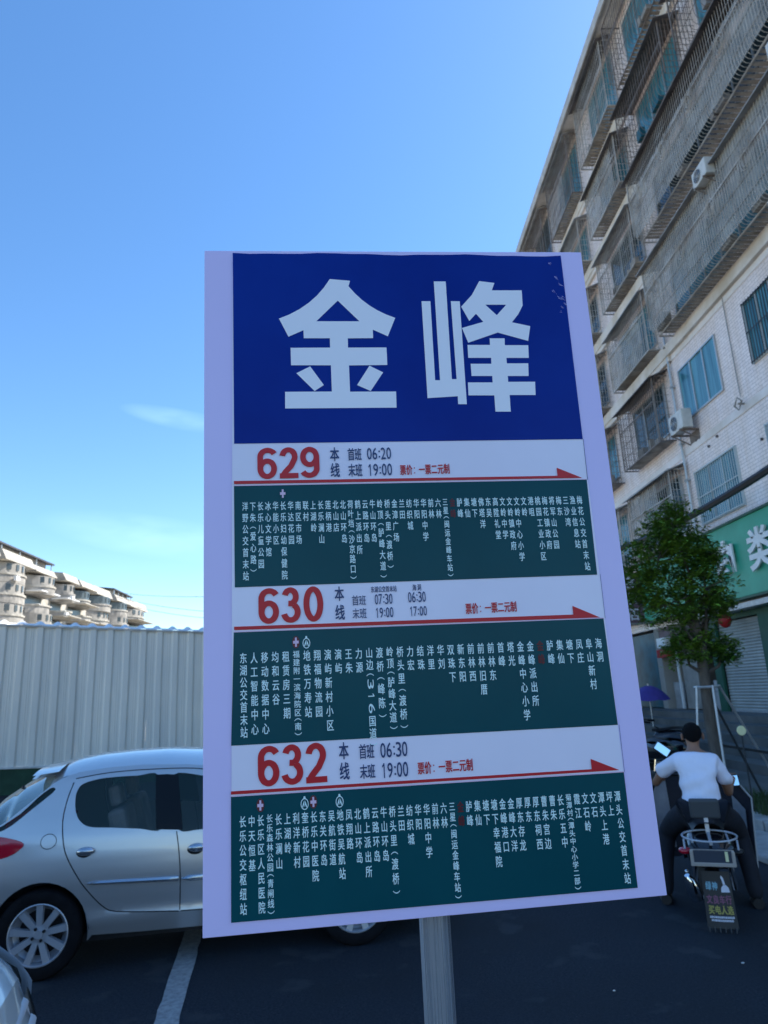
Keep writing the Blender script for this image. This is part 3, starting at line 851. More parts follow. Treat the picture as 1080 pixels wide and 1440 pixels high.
# block closing the street far away, hidden from here by the sign
cb_ = thing('distant_block', 'distant grey apartment block closing the end of the street', 'building', (-10, 190, 0), world=True)
MB().box(-22, 4, 190, 202, 0, 17).build('wall', M['greywall'], cb_)
for zf in range(5):
    for k in range(8):
        MB().box(-20.6+k*3.1, -18.9+k*3.1, 189.9, 190.05, 1.8+zf*3.1, 3.4+zf*3.1).build('window', M['farglass'], cb_)

# overhead wires
def wire(name, a, b, sag, r, label, m='cable', grp=None, n=20):
    a = Vector(a); b = Vector(b); pts = []
    for i in range(n+1):
        t = i/n; p = a.lerp(b, t); p.z -= sag*4*t*(1-t); pts.append(p)
    o = MB().tube(pts, r, 6).build(name, M[m], smooth=True); tag(o, label, 'cable', grp); return o
wire('overhead_wire', (-34, 96, 17.0), (9.4, 40, 8.9), 1.2, .022, 'highest of the three thin wires running from the far left buildings behind the sign', grp='thin wires left of the sign')
wire('overhead_wire', (-34, 96, 16.4), (9.4, 40, 6.9), 1.6, .022, 'middle of the three thin wires running from the far left buildings behind the sign', grp='thin wires left of the sign')
wire('overhead_wire', (-34, 96, 15.7), (9.4, 40, 6.2), 1.6, .022, 'lowest of the three thin wires running from the far left buildings behind the sign', grp='thin wires left of the sign')
wire('overhead_cable', (8.2, 9.0, 6.15), (8.55, 22.5, 6.15), .28, .085, 'thick black cable bundle slung across the facade above the tree')
for k in range(4):
    pass

# ------------------------------------------------------------------ street tree with propping poles
TX, TY = 5.0, 10.5
tree = thing('street_tree', 'young bushy street tree propped by metal poles in front of the green shop sign', 'tree', (TX, TY, .15), world=True)
t_ = MB()
t_.tube([(TX, TY, .1), (TX-.01, TY, .6), (TX-.03, TY+.02, 1.2), (TX-.02, TY, 1.9), (TX-.01, TY, 2.5), (TX-.08, TY+.03, 3.1)], [.11, .088, .08, .078, .068, .05], 12)
limbs = []
random.seed(5)
blobs = [((-.45, 0, 3.62), (.62, .62, .58)), ((.10, .1, 3.80), (.52, .55, .52)), ((.30, -.1, 3.62), (.30, .4, .32)), ((-.78, .1, 3.28), (.42, .45, .42)),
         ((-.10, 0, 4.25), (.42, .42, .32)), ((.18, -.25, 3.15), (.46, .46, .42)), ((-.45, -.2, 2.95), (.5, .45, .38)), ((.50, .1, 2.95), (.30, .34, .26)),
         ((.12, .15, 2.55), (.42, .4, .34)), ((-.25, -.1, 2.28), (.38, .3, .26)), ((.45, 0, 2.25), (.25, .25, .18))]
blobs = [((c[0]*.90-.07, c[1], c[2]), (r[0]*.92, r[1], r[2])) for c, r in blobs]
for (c, r) in blobs:
    base = Vector((TX-.03, TY, random.uniform(1.9, 2.9))); tip = Vector((TX+c[0], TY+c[1], c[2]))
    if tip.z < base.z+.2: base.z = tip.z-.35
    mid = base.lerp(tip, .5)+Vector((random.uniform(-.08, .08), random.uniform(-.08, .08), -.06))
    t_.tube([base, mid, tip], [.034, .020, .010], 6)
    for _ in range(7):
        d = Vector((random.gauss(0, 1), random.gauss(0, 1), random.gauss(0, 1))).normalized()
        t_.tube([tip, tip+Vector((d.x*r[0], d.y*r[1], d.z*r[2]))*.8], [.011, .005], 4)
t_.build('trunk', M['bark'], tree, smooth=True)
lf = MB()
for (c, r) in blobs:
    vol = r[0]*r[1]*r[2]
    ncl = int(50+vol*520)
    for _ in range(ncl):
        d = Vector((random.gauss(0, 1), random.gauss(0, 1), random.gauss(0, 1))).normalized()
        k = random.uniform(.35, 1.12)
        cc = Vector((TX+c[0]+d.x*r[0]*k, TY+c[1]+d.y*r[1]*k, c[2]+d.z*r[2]*k))
        for _ in range(random.randint(13, 20)):
            p = cc+Vector((random.gauss(0, .05), random.gauss(0, .05), random.gauss(0, .038)))
            a = random.uniform(0, 2*pi); L = random.uniform(.034, .062); W = L*.40
            dirv = Vector((cos(a), sin(a), random.uniform(-.5, .35))).normalized()
            sd = dirv.cross(Vector((random.uniform(-.4, .4), random.uniform(-.4, .4), 1))).normalized()
            dn = Vector((0, 0, -.012))
            lf.add([p-dirv*L, p+sd*W, p+dirv*L+dn, p-sd*W], [(0, 1, 2), (0, 2, 3)])
lf.build('crown', M['leaf'], tree, kind='stuff')

sup = thing('tree_support', 'tripod of galvanised poles clamped around the street tree trunk', 'tree support', (TX, TY, .15), world=True)
MB().tube([(TX+.17*cos(a*pi/8), TY+.17*sin(a*pi/8), 1.73) for a in range(16)], .02, 6, closed=True).build('clamp_ring', M['galv'], sup, smooth=True)
for (a, b, m_) in (((-.17, -.03, 1.75), (-.42, -.05, .0), 'galv'), ((.0, -.17, 1.75), (-.12, -.38, .0), 'galv'), ((.16, -.03, 1.75), (1.25, .55, .0), 'galv'), ((.05, .17, 1.75), (.75, .35, .14), 'blackbar')):  # last leg coloured dark to stand for shade on it
    MB().tube([(TX+a[0], TY+a[1], a[2]), (TX+b[0], TY+b[1], b[2])], .018, 8).build('pole', M[m_], sup, smooth=True)
MB().bar((TX+.1, TY+.1, .9), (TX+1.0, TY+.3, .72), .035).build('cross_bar', M['blackbar'], sup)

gr = MB(); random.seed(9)
for _ in range(2600):
    a = random.uniform(0, 2*pi); r = sqrt(random.random())
    x = 5.45+.62*r*cos(a); y = 9.75+1.2*r*sin(a); h = random.uniform(.04, .16); w = .006; b = random.uniform(0, pi)
    gr.add([(x-w*cos(b), y-w*sin(b), .15), (x+w*cos(b), y+w*sin(b), .15), (x+random.gauss(0, .03), y+random.gauss(0, .03), .15+h)], [(0, 1, 2)])
tag(gr.build('grass', M['grass']), 'tuft of rough grass and weeds at the foot of the street tree', 'grass', kind='stuff')

# parked scooters in the shade further up, with a purple umbrella
def skin_mesh(name, J, E, m, parent, sub_=2, root=0, smooth=True):
    """J: list of (x,y,z,r[,ry]); E: edges; grows a continuous surface"""
    me = bpy.data.meshes.new(name+'_cage'); me.from_pydata([j[:3] for j in J], E, []); me.update()
    o = bpy.data.objects.new(name+'_cage', me); COL.objects.link(o)
    sk = o.modifiers.new('skin', 'SKIN'); sk.use_smooth_shade = True
    L = me.skin_vertices[0].data
    for i, j in enumerate(J):
        L[i].radius = (j[3], j[4] if len(j) > 4 else j[3]); L[i].use_root = (i == root)
    ss = o.modifiers.new('sub', 'SUBSURF'); ss.levels = sub_; ss.render_levels = sub_
    dg = bpy.context.evaluated_depsgraph_get(); dg.update()
    m2 = bpy.data.meshes.new_from_object(o.evaluated_get(dg)); m2.name = name
    bpy.data.objects.remove(o); bpy.data.meshes.remove(me)
    m2.materials.clear(); m2.materials.append(m)
    m2.polygons.foreach_set('use_smooth', [True]*len(m2.polygons))
    r = bpy.data.objects.new(name, m2); COL.objects.link(r); r.parent = parent
    return r

def wheel(parent, y, r=.21, w=.09, x=0.0):
    t = MB().lathe([(r-.055, -w/2+.01), (r-.03, -w/2), (r-.008, -w/3), (r, 0), (r-.008, w/3), (r-.03, w/2), (r-.055, w/2-.01)], 28, (x, y, r), 'x', caps=False).build('tyre', M['rubber'], parent, smooth=True)
    q = MB(); q.lathe([(r-.056, -w/2+.012), (r-.075, -.02), (r-.075, .02), (r-.056, w/2-.012)], 28, (x, y, r), 'x', caps=False)
    q.lathe([(.04, -w/2), (.04, w/2)], 12, (x, y, r), 'x')
    for a in range(6): q.bar((x, y, r), (x, y+(r-.07)*cos(a*pi/3), r+(r-.07)*sin(a*pi/3)), .025)
    q.build('wheel_rim', M['rim'], parent)

def scooter(loc, rz, label, rider=False, parts='full', body='blackgloss'):
    t = thing('scooter', label, 'scooter', loc, rz)
    wheel(t, 0); wheel(t, 1.22, x=0)
    # rear fairing, lofted
    sec = [(-.36, .10, .46, .56), (-.30, .17, .42, .62), (-.10, .185, .38, .67), (.15, .18, .36, .68), (.38, .15, .33, .66), (.50, .12, .30, .50)]
    b = MB(); n = 14
    for (y, hw, zb, zt) in sec:
        for j in range(n):
            a = 2*pi*j/n; ca, sa = cos(a), sin(a)
            b.v.append((hw*(abs(ca)**.6)*(1 if ca > 0 else -1), y, (zb+zt)/2+(zt-zb)/2*(abs(sa)**.6)*(1 if sa > 0 else -1)))
    for i in range(len(sec)-1):
        for j in range(n): b.f.append((i*n+j, (i+1)*n+j, (i+1)*n+(j+1) % n, i*n+(j+1) % n))
    b.f.append(tuple(range(n))); b.f.append(tuple((len(sec)-1)*n+j for j in range(n))[::-1])
    b.build('rear_fairing', M[body], t, smooth=True)
    MB().grid(lambda u, v: ((v-.5)*.30*(1-.3*abs(2*u-.8)), -.22+.68*u, .675+.055*(1-(2*v-1)**4)+.02*sin(u*5)), 10, 8).build('seat', M['black'], t, smooth=True)
    s = MB(); s.box(-.15, .15, .45, .88, .25, .29); s.build('footboard', M['black'], t, bevel=.01)
    s = MB(); s.grid(lambda u, v: ((v-.5)*(.40-.12*u), .92+.06*u-.10*(2*v-1)**2, .25+.62*u), 8, 10); s.grid(lambda u, v: ((v-.5)*(.40-.12*u), .98+.06*u-.10*(2*v-1)**2, .25+.62*u), 8, 10)
    s.build('front_shield', M[body], t, smooth=True)
    s = MB(); s.tube([(0, 1.22, .21), (0, 1.12, .5), (0, .98, .95)], [.035, .03, .03], 8); s.tube([(-.06, 1.22, .21), (-.06, 1.14, .45)], .018, 6); s.tube([(.06, 1.22, .21), (.06, 1.14, .45)], .018, 6)
    s.build('front_fork', M['brake'], t, smooth=True)
    s = MB(); s.grid(lambda u, v: ((v-.5)*.13, 1.22+.24*cos(pi*(.15+.7*u)), .21+.24*sin(pi*(.15+.7*u))), 10, 3); s.build('front_mudguard', M[body], t, smooth=True)
    s = MB(); s.tube([(-.31, .80, .96), (-.2, .86, .98), (0, .93, .95), (.2, .86, .98), (.31, .80, .96)], .014, 8); s.build('handlebar', M['black'], t, smooth=True)
    for x in (-1, 1): MB().tube([(x*.24, .835, .972), (x*.36, .775, .955)], .019, 8).build('grip', M['rubber'], t, smooth=True)
    s = MB(); s.sphere((0, 1.0, .97), .11, .08, .08); s.build('headlamp_housing', M[body], t, smooth=True)
    MB().sphere((0, 1.06, .97), .06, .035, .05).build('headlamp', M['crystal'], t, smooth=True)
    for x in (-.13, .13): MB().tube([(x, -.05, .40), (x*1.2, -.02, .21)], .022, 8).build('rear_shock', M['chrome'], t, smooth=True)
    s = MB(); s.box(-.02, .02, .5, .9, .08, .25); s.tube([(-.02, .55, .25), (-.20, .58, .03)], .012, 6); s.build('side_stand', M['brake'], t)
    return t

sc = scooter((2.74, 6.16, 0), radians(-22), 'black electric scooter with advertising mud flap ridden by the man in white')
# luggage rack ring, backrest
s = MB()
ring = [(.20*cos(a*pi/12), -.30+.155*sin(a*pi/12), .655+.015*sin(a*pi/12)) for a in range(24)]
s.tube(ring, .0075, 8, closed=True)
s.bar((0, -.47, .63), (0, -.12, .66), .022); s.bar((-.13, -.44, .635), (-.13, -.14, .65), .014); s.bar((.13, -.44, .635), (.13, -.14, .65), .014)
for x in (-.19, .19): s.tube([(x, -.40, .575), (x, -.36, .64)], .008, 6)
s.bar((0, -.18, .65), (0, -.17, .78), .03)
s.build('luggage_rack', M['rim'], sc, smooth=True)
MB().obox((0, -.17, .835), (1,0,0), (0, .99, .12), (0, -.12, .99), .112, .028, .075).build('backrest', M['backpad'], sc, bevel=.018)
# plate and holder
s = MB(); s.box(-.16, .16, -.385, -.375, .455, .475); s.box(-.16, -.138, -.385, -.375, .475, .56); s.box(.138, .16, -.385, -.375, .475, .56); s.box(-.155, .155, -.375, -.36, .45, .57)
s.build('plate_holder', M['platemetal'], sc)
MB().box(-.135, .135, -.381, -.377, .478, .565).build('number_plate', M['platedark'], sc)
MB().obox((.10, -.387, .525), (1,0,0), (0,1,0), (0,0,1), .011, .002, .035).build('plate_sticker', M['discyel'], sc)
MB().sphere((-.19, -.30, .545), .05, .05, .028).build('rear_light', M['lampred'], sc, smooth=True)
MB().sphere((.19, -.30, .545), .045, .05, .026).build('indicator', M['black'], sc, smooth=True)
s = MB(); s.grid(lambda u, v: ((v-.5)*.26, -.31-.03*u, .44-.06*u+.0), 3, 3); s.grid(lambda u, v: ((v-.5)*.26, -.30-.03*u, .40-.0*u-.35*0), 1, 1)
# mud flap curved slightly, thin solid
def flap(a, b, d=0): return ((a-.5)*(.195+.02*(1-b))+.0, -.335-.07*(1-b)**1.2-.012*cos((a-.5)*3)+d, .035+.375*b)
s = MB(); s.grid(lambda u, v: flap(u, v), 10, 10); s.grid(lambda u, v: flap(u, v, .006), 10, 10)
fl = s.build('mud_flap', M['black'], sc, smooth=True)
for i in range(6):
    s = MB(); s.box(-.100+i*.037, -.092+i*.037, -.425, -.418, .012, .045)
    s.build('fringe_strip', M['backpad'], fl)
BOLD_N[0] = Vector((0, -.0003, 0))
def on_flap(x, y): p = flap(x, y); return (p[0], p[1]-.003, p[2])
s = MB()
put(s, '绿', .10, .66, .30, .82, on_flap, .03); put(s, '神', .32, .66, .52, .82, on_flap, .03); s.build('flap_print_cyan', M['cyanprint'], fl)
s = MB()
for i, ch in enumerate('文良车行'): put(s, ch, .08+i*.215, .42, .28+i*.215, .58, on_flap, .03)
s.build('flap_print_red', M['redprint'], fl)
s = MB()
for i, ch in enumerate('买电人选'): put(s, ch, .10+i*.21, .24, .30+i*.21, .40, on_flap, .03)
s.build('flap_print_yellow', M['yellowprint'], fl)
s = MB()
for r_ in range(2):
    x = .12+.04*r_
    random.seed(40+r_)
    while x < .88:
        w = random.uniform(.02, .05); s.add([on_flap(x, .12+.055*(1-r_)), on_flap(x+w, .12+.055*(1-r_)), on_flap(x+w, .155+.055*(1-r_)), on_flap(x, .155+.055*(1-r_))], [(0,1,2,3)]); x += w+.012
# the pale seated figure printed at the corner
s.build('flap_print_lines', M['whiteprint'], fl, kind='stuff'); s = MB()
s.add([on_flap(*q) for q in ((.62, .63), (.92, .63), (.90, .71), (.82, .76), (.72, .76), (.64, .71))], [(0,1,2,3,4,5)])
s.build('flap_print_white', M['whiteprint'], fl); s = MB()
s.add([on_flap(*q) for q in ((.72, .765), (.80, .765), (.76, .88), (.70, .93), (.66, .90), (.70, .84))], [(0,1,2,3,4,5)])
s.build('flap_print_white', M['whiteprint'], fl)
# wheel motor cover / exhaust-like chrome cover at left
s = MB(); s.lathe([(.015, -.02), (.05, 0), (.062, .05), (.045, .16), (.02, .2)], 16, (0, 0, 0)); 
mm = Matrix.Translation((-.145, -.16, .17)) @ Matrix.Rotation(radians(-18), 4, 'Y') @ Matrix.Rotation(radians(20), 4, 'X')
s.v = [tuple(mm @ Vector(p)) for p in s.v]; s.build('shock_cover', M['chrome'], sc, smooth=True)
MB().sphere((-.20, -.16, .36), .016, n=10, m=6).build('wheel_nut', M['chrome'], sc, smooth=True)
MB().bar((-.09, -.12, .42), (-.09, -.16, .2), .05).build('rear_mudguard', M['black'], sc)
# mirrors
def mirror(c, tilt, w, h, stem):
    t = MB(); ax = Vector((cos(tilt), 0, sin(tilt))); az = Vector((-sin(tilt), .22, cos(tilt))).normalized(); ay = az.cross(ax)
    o = MB().obox(c, ax, ay, az, w/2+.006, .012, h/2+.006).build('mirror', M['black'], sc, bevel=.012)
    MB().obox(Vector(c)+ay*(-.0145 if ay.y > 0 else .0145), ax, ay, az, w/2-.002, .0015, h/2-.002).build('mirror_glass', M['mirror'], o, bevel=.0008)
    MB().tube([stem, (c[0], c[1]+.01, c[2])], .007, 6).build('mirror_stem', M['black'], o, smooth=True)
mirror((-.26, .75, 1.215), radians(-38), .135, .075, (-.25, .85, .98))
mirror((.30, .72, .935), radians(5), .11, .09, (.25, .84, .98))
# wind quilt hung in front of the rider's knees
def quilt(u, v, d=0):
    a = -1.15+2.3*u
    x = .47*sin(a)*(1.0-.10*(1-v)); y = .36+.55*cos(a*.9)-.05*(1-v); z = .30+.70*v-(.10+.22*v)*abs(sin(a))**5+(.02*sin(u*19))
    return (x*(1+d), y+d*.4, z)
s = MB(); s.grid(lambda u, v: quilt(u, v), 26, 12); s.build('wind_quilt', M['quilt'], sc, smooth=True)
s = MB(); s.grid(lambda u, v: quilt(.0+.22*u, .12+.85*v, -.035), 8, 10); s.build('quilt_lining', M['quiltgrey'], sc, smooth=True)
s = MB(); s.grid(lambda u, v: quilt(.80+.13*u, .30+.45*v, -.035), 6, 8); s.build('quilt_lining', M['quiltgrey'], sc, smooth=True)
s = MB(); s.tube([quilt(1, v/12) for v in range(13)]+[quilt(1-u/10*.3, 1) for u in range(1, 11)], .007, 6); s.tube([quilt(0, v/12) for v in range(13)], .007, 6); s.build('quilt_piping', M['trim_pale'], sc, smooth=True)

# ------------------------------------------------------------------ the rider
rd = thing('person', 'man in a white T-shirt and dark trousers seated on the black scooter, seen from behind', 'person', (2.74, 6.16, 0), radians(-22))
# joints: 0 pelvis 1 spine 2 chest 3 neck base 4 neck 5 skull base 6 head 7 crown
J = [(0, .10, .80, .115, .09), (0, .14, .93, .12, .09), (.0, .21, 1.07, .15, .10), (.0, .27, 1.19, .075, .06), (.0, .30, 1.245, .044), (.005, .33, 1.31, .060, .070), (.01, .345, 1.375, .076, .088), (.01, .34, 1.43, .048, .058)]
E_ = [(0,1),(1,2),(2,3),(3,4),(4,5),(5,6),(6,7)]
def chain(start, pts):
    prev = start
    for p in pts:
        J.append(p); E_.append((prev, len(J)-1)); prev = len(J)-1
    return prev
chain(3, [(-.12, .26, 1.165, .062), (-.20, .27, 1.135, .055), (-.29, .36, 1.04, .042), (-.355, .46, .95, .038), (-.34, .62, .95, .030), (-.325, .72, .965, .024)])
chain(3, [(.12, .26, 1.165, .062), (.185, .26, 1.12, .055), (.215, .31, .99, .042), (.235, .40, .87, .038), (.27, .57, .92, .030), (.315, .72, .965, .024)])
chain(0, [(-.09, .12, .77, .070), (-.22, .30, .66, .066), (-.315, .46, .53, .058), (-.36, .36, .30, .046), (-.385, .27, .10, .036), (-.39, .38, .035, .034, .022)])
chain(0, [(.09, .12, .77, .070), (.22, .28, .66, .066), (.27, .44, .53, .058), (.30, .35, .30, .046), (.315, .28, .10, .036), (.32, .39, .035, .034, .022)])
body = skin_mesh('body', J, E_, M['skin'], rd, 2)
# shirt over torso and upper arms
J2 = [(0, .10, .70, .158, .125), (0, .12, .84, .162, .125), (0, .18, 1.01, .168, .125), (0, .235, 1.13, .150, .100), (.0, .27, 1.215, .070, .062)]
E2 = [(0,1),(1,2),(2,3),(3,4)]
J2 += [(-.15, .255, 1.155, .080), (-.235, .31, 1.10, .070), (-.315, .385, 1.03, .072)]
E2 += [(3,5),(5,6),(6,7)]
J2 += [(.14, .245, 1.145, .080), (.200, .27, 1.05, .070), (.232, .32, .945, .070)]
E2 += [(3,8),(8,9),(9,10)]
shirt = skin_mesh('shirt', J2, E2, M['shirt'], rd, 3)
for v_ in shirt.data.vertices:                              # creases fanning out from the armpits and the waist
    x_, y_, z_ = v_.co
    f_ = sin(38*(z_+.55*abs(x_))+9*x_)*.0060+sin(61*(z_-.35*x_)+2.0)*.0036+sin(23*x_+14*z_)*.0030
    v_.co += v_.normal*f_*(1.0 if z_ < 1.12 else .35)
J3 = [(0, .10, .80, .15, .125)]
E3 = []
def ch3(pts):
    prev = 0
    for p in pts: J3.append(p); E3.append((prev, len(J3)-1)); prev = len(J3)-1
ch3([(-.11, .12, .76, .115), (-.22, .30, .665, .100), (-.315, .46, .535, .082), (-.362, .36, .30, .072), (-.385, .275, .055, .062)])
ch3([(.11, .12, .76, .115), (.22, .28, .665, .100), (.27, .44, .535, .082), (.302, .35, .30, .072), (.315, .285, .055, .062)])
skin_mesh('trousers', J3, E3, M['trousers'], rd, 2)
for x, y in ((-.39, .33), (.32, .34)):
    s = MB(); 
    for i in range(9):
        t = i/8; yy = y-.09+.27*t; hw = .042+.012*sin(pi*t); ht = .085-.045*t
        for q in range(10):
            a = 2*pi*q/10; s.v.append((x+hw*cos(a), yy, max(.004, ht*.5+ht*.5*sin(a))))
    for i in range(8):
        for q in range(10): s.f.append((i*10+q, (i+1)*10+q, (i+1)*10+(q+1) % 10, i*10+(q+1) % 10))
    s.f.append(tuple(range(10))); s.f.append(tuple(range(80, 90))[::-1])
    s.build('shoe', M['shoe'], rd, smooth=True)
# hair cap
s = MB(); n = 22; m_ = 12
hc = Vector((.01, .335, 1.392))
for i in range(m_+1):
    th = radians(150)*i/m_
    for j in range(n):
        ph = 2*pi*j/n; back = cos(ph-(-pi/2))       # 1 at the back
        th2 = th*(.52+.48*max(-.15, back)) if th > .5 else th
        rr = 1+.012*sin(9*ph+i)
        s.v.append((hc.x+.082*rr*(sin(th2) if th2 < pi/2 else .72+.28*sin(th2))*cos(ph), hc.y+.098*rr*(sin(th2) if th2 < pi/2 else .72+.28*sin(th2))*sin(ph), hc.z+.088*rr*cos(th2)-.004))
for i in range(m_):
    for j in range(n): s.f.append((i*n+j, (i+1)*n+j, (i+1)*n+(j+1) % n, i*n+(j+1) % n))
s.build('hair', M['hair'], rd, smooth=True)
for x in (-1, 1):
    s = MB(); s.sphere((.01+x*.086, .345, 1.355), .011, .02, .032, 10, 8); s.build('ear', M['skin'], rd, smooth=True)
    s = MB(); s.sphere((.01+x*.032, .432, 1.372), .013, .008, .008, 10, 6); s.build('eye', M['whitepl'], rd, smooth=True)
s = MB(); s.sphere((.01, .445, 1.345), .012, .02, .022, 10, 8); s.build('nose', M['skin'], rd, smooth=True)
s = MB(); s.sphere((.01, .432, 1.312), .022, .008, .006, 10, 6); s.build('mouth', M['redprint'], rd, smooth=True)
# hands closed round the grips
for x, hx, hy, hz_ in ((-1, -.315, .775, .962), (1, .315, .775, .962)):
    JJ = [(hx, hy-.045, hz_+.005, .024, .018), (hx, hy-.005, hz_+.020, .034, .014)]; EE = [(0, 1)]
    for k, (dx, L) in enumerate(((-.030, .9), (-.010, 1.0), (.010, .95), (.029, .8))):
        b0 = len(JJ); xx = hx+dx
        JJ += [(xx, hy+.022, hz_+.026, .0085), (xx, hy+.022+.020*L, hz_+.006, .008), (xx, hy+.010+.01*L, hz_-.024, .0072), (xx, hy-.012, hz_-.026, .0065)]
        EE += [(1, b0), (b0, b0+1), (b0+1, b0+2), (b0+2, b0+3)]
    b0 = len(JJ); JJ += [(hx-x*.035, hy-.02, hz_-.002, .0105), (hx-x*.040, hy+.002, hz_-.022, .009), (hx-x*.030, hy+.018, hz_-.030, .0075)]; EE += [(0, b0), (b0, b0+1), (b0+1, b0+2)]
    skin_mesh('hand', JJ, EE, M['skin'], rd, 1)

# parked scooters in deep shade to the left of the rider
o = scooter((6.5, 15.4, .15), radians(62), 'dark parked scooter under the purple umbrella')
UMB = 1
um = thing('umbrella', 'purple umbrella opened over the parked scooter near the shops', 'umbrella', (6.75, 15.6, .15), world=True)
s = MB(); n = 16
for i in range(7):
    r = .50*i/6; z = 1.66-.30*(r/.5)**2
    for j in range(n):
        rr = r*(1-.06*(1-abs(cos(4*2*pi*j/n/1.0)))*(i/6)); a = 2*pi*j/n; s.v.append((6.08+rr*.92*cos(a), 15.5+rr*.92*sin(a), z+.1-.02*(j % 2)*(i/6)))
for i in range(6):
    for j in range(n): s.f.append((i*n+j, (i+1)*n+j, (i+1)*n+(j+1) % n, i*n+(j+1) % n))
s.build('canopy', M['umbrella'], um, smooth=True)
MB().tube([(6.08, 15.5, .9), (6.08, 15.5, 1.80)], .012, 6).build('shaft', M['galv'], um, smooth=True)
for j in range(8):
    a = 2*pi*j/8; MB().bar((6.08, 15.5, 1.70), (6.08+.43*cos(a), 15.5+.43*sin(a), 1.48), .006).build('rib', M['galv'], um)
MB().bar((6.08, 15.5, .92), (6.3, 15.55, .80), .02).build('mount', M['black'], um)
o = scooter((5.55, 13.2, .15), radians(25), 'dark parked scooter between the purple umbrella and the tree')
o = scooter((5.0, 12.6, .15), radians(10), 'dark parked scooter just past the right edge of the bus stop board')
# round pale disc on a thin post beyond the rider
dk = thing('round_reflector', 'small round pale yellow reflector on a thin post beyond the rider', 'reflector', (4.95, 9.6, .15), world=True)
MB().tube([(4.93, 9.6, .15), (4.93, 9.6, 1.13)], .010, 6).build('post', M['blackbar'], dk, smooth=True)
MB().lathe([(.058, -.008), (.064, 0), (.058, .008)], 20, (4.93, 9.585, 1.16), 'y').build('disc', M['discyel'], dk, smooth=True)

# ------------------------------------------------------------------ cars
def cdt(outer, holes, strips, extra):
    """triangulate a side panel; returns verts, tris (point lists in x,z)"""
    V = []; Ed = []
    def poly(ps, close=True):
        b = len(V); V.extend([Vector(p) for p in ps]); k = len(ps)
        for i in range(k if close else k-1): Ed.append((b+i, b+(i+1) % k))
    poly(outer)
    for h in holes: poly(h)
    for h in strips: poly(h)
    V.extend([Vector(p) for p in extra])
    r = geometry.delaunay_2d_cdt(V, Ed, [], 0, 1e-5)
    return r[0], r[2]
def inside(p, poly):
    x, y = p; c = False; n = len(poly); j = n-1
    for i in range(n):
        xi, yi = poly[i]; xj, yj = poly[j]
        if (yi > y) != (yj > y) and x < (xj-xi)*(y-yi)/(yj-yi+1e-12)+xi: c = not c
        j = i
    return c
def interp(x, xs, ys):
    if x <= xs[0]: return ys[0]
    for i in range(len(xs)-1):
        if x <= xs[i+1]: t = (x-xs[i])/(xs[i+1]-xs[i]); return ys[i]+(ys[i+1]-ys[i])*t
    return ys[-1]
def smooth_curve(pts, n=6):
    """Catmull-Rom through pts (closed)"""
    out = []; k = len(pts)
    for i in range(k):
        p0, p1, p2, p3 = pts[i-1], pts[i], pts[(i+1) % k], pts[(i+2) % k]
        for q in range(n):
            t = q/n
            out.append(tuple(.5*((2*p1[a])+(-p0[a]+p2[a])*t+(2*p0[a]-5*p1[a]+4*p2[a]-p3[a])*t*t+(-p0[a]+3*p1[a]-3*p2[a]+p3[a])*t**3) for a in (0, 1)))
    return out
def open_curve(pts, n=6):
    out = []; k = len(pts)
    for i in range(k-1):
        p0, p1, p2, p3 = pts[max(i-1, 0)], pts[i], pts[i+1], pts[min(i+2, k-1)]
        for q in range(n):
            t = q/n
            out.append(tuple(.5*((2*p1[a])+(-p0[a]+p2[a])*t+(2*p0[a]-5*p1[a]+4*p2[a]-p3[a])*t*t+(-p0[a]+3*p1[a]-3*p2[a]+p3[a])*t**3) for a in (0, 1)))
    out.append(tuple(pts[-1])); return out
def strip(line, w):
    """thin polygon along a polyline"""
    L = [Vector(p) for p in line]; a = []; b = []
    for i, p in enumerate(L):
        t = (L[min(i+1, len(L)-1)]-L[max(i-1, 0)]).normalized(); nrm = Vector((-t.y, t.x))
        a.append(tuple(p+nrm*w/2)); b.append(tuple(p-nrm*w/2))
    return a+b[::-1]

WZ = ([.0, .20, .25, .335, .36, .42, .52, .62, .70, .80, .90, .95, 1.05, 1.20, 1.33, 1.38, 1.5],
      [.70, .735, .765, .800, .812, .800, .818, .828, .827, .820, .806, .795, .762, .704, .650, .615, .52])
WB = 2.3
def halfw(x, z):
    b = interp(z, *WZ)
    if x < 0: b *= 1-.16*(min(-x, .8)/.8)**2
    if x > WB-.1: b *= 1-.30*(min(x-WB+.1, .85)/.85)**2.2
    return b
RAIL = ([-.76, -.62, -.50, -.31, -.15, .0, .08, .20, .40, .65, 1.0, 1.25, 1.45, 1.65, 1.85, 2.05, 2.3, 2.6, 2.85, 3.0, 3.05],
        [.86, .94, .985, 1.045, 1.175, 1.300, 1.345, 1.372, 1.390, 1.394, 1.378, 1.345, 1.290, 1.20, 1.08, .965, .92, .87, .80, .72, .66])
CROWN = ([-.76, -.66, -.54, -.46, -.30, -.10, .06, .25, .5, .8, 1.1, 1.3, 1.5, 1.75, 2.0, 2.2, 2.5, 2.8, 3.0, 3.12],
         [.92, 1.0, 1.10, 1.19, 1.29, 1.385, 1.445, 1.470, 1.482, 1.482, 1.458, 1.42, 1.34, 1.19, 1.05, 1.0, .955, .89, .80, .70])
def rail(x): return interp(x, *RAIL)
def crown(x): return interp(x, *CROWN)
XB, XF = -.76, 3.05
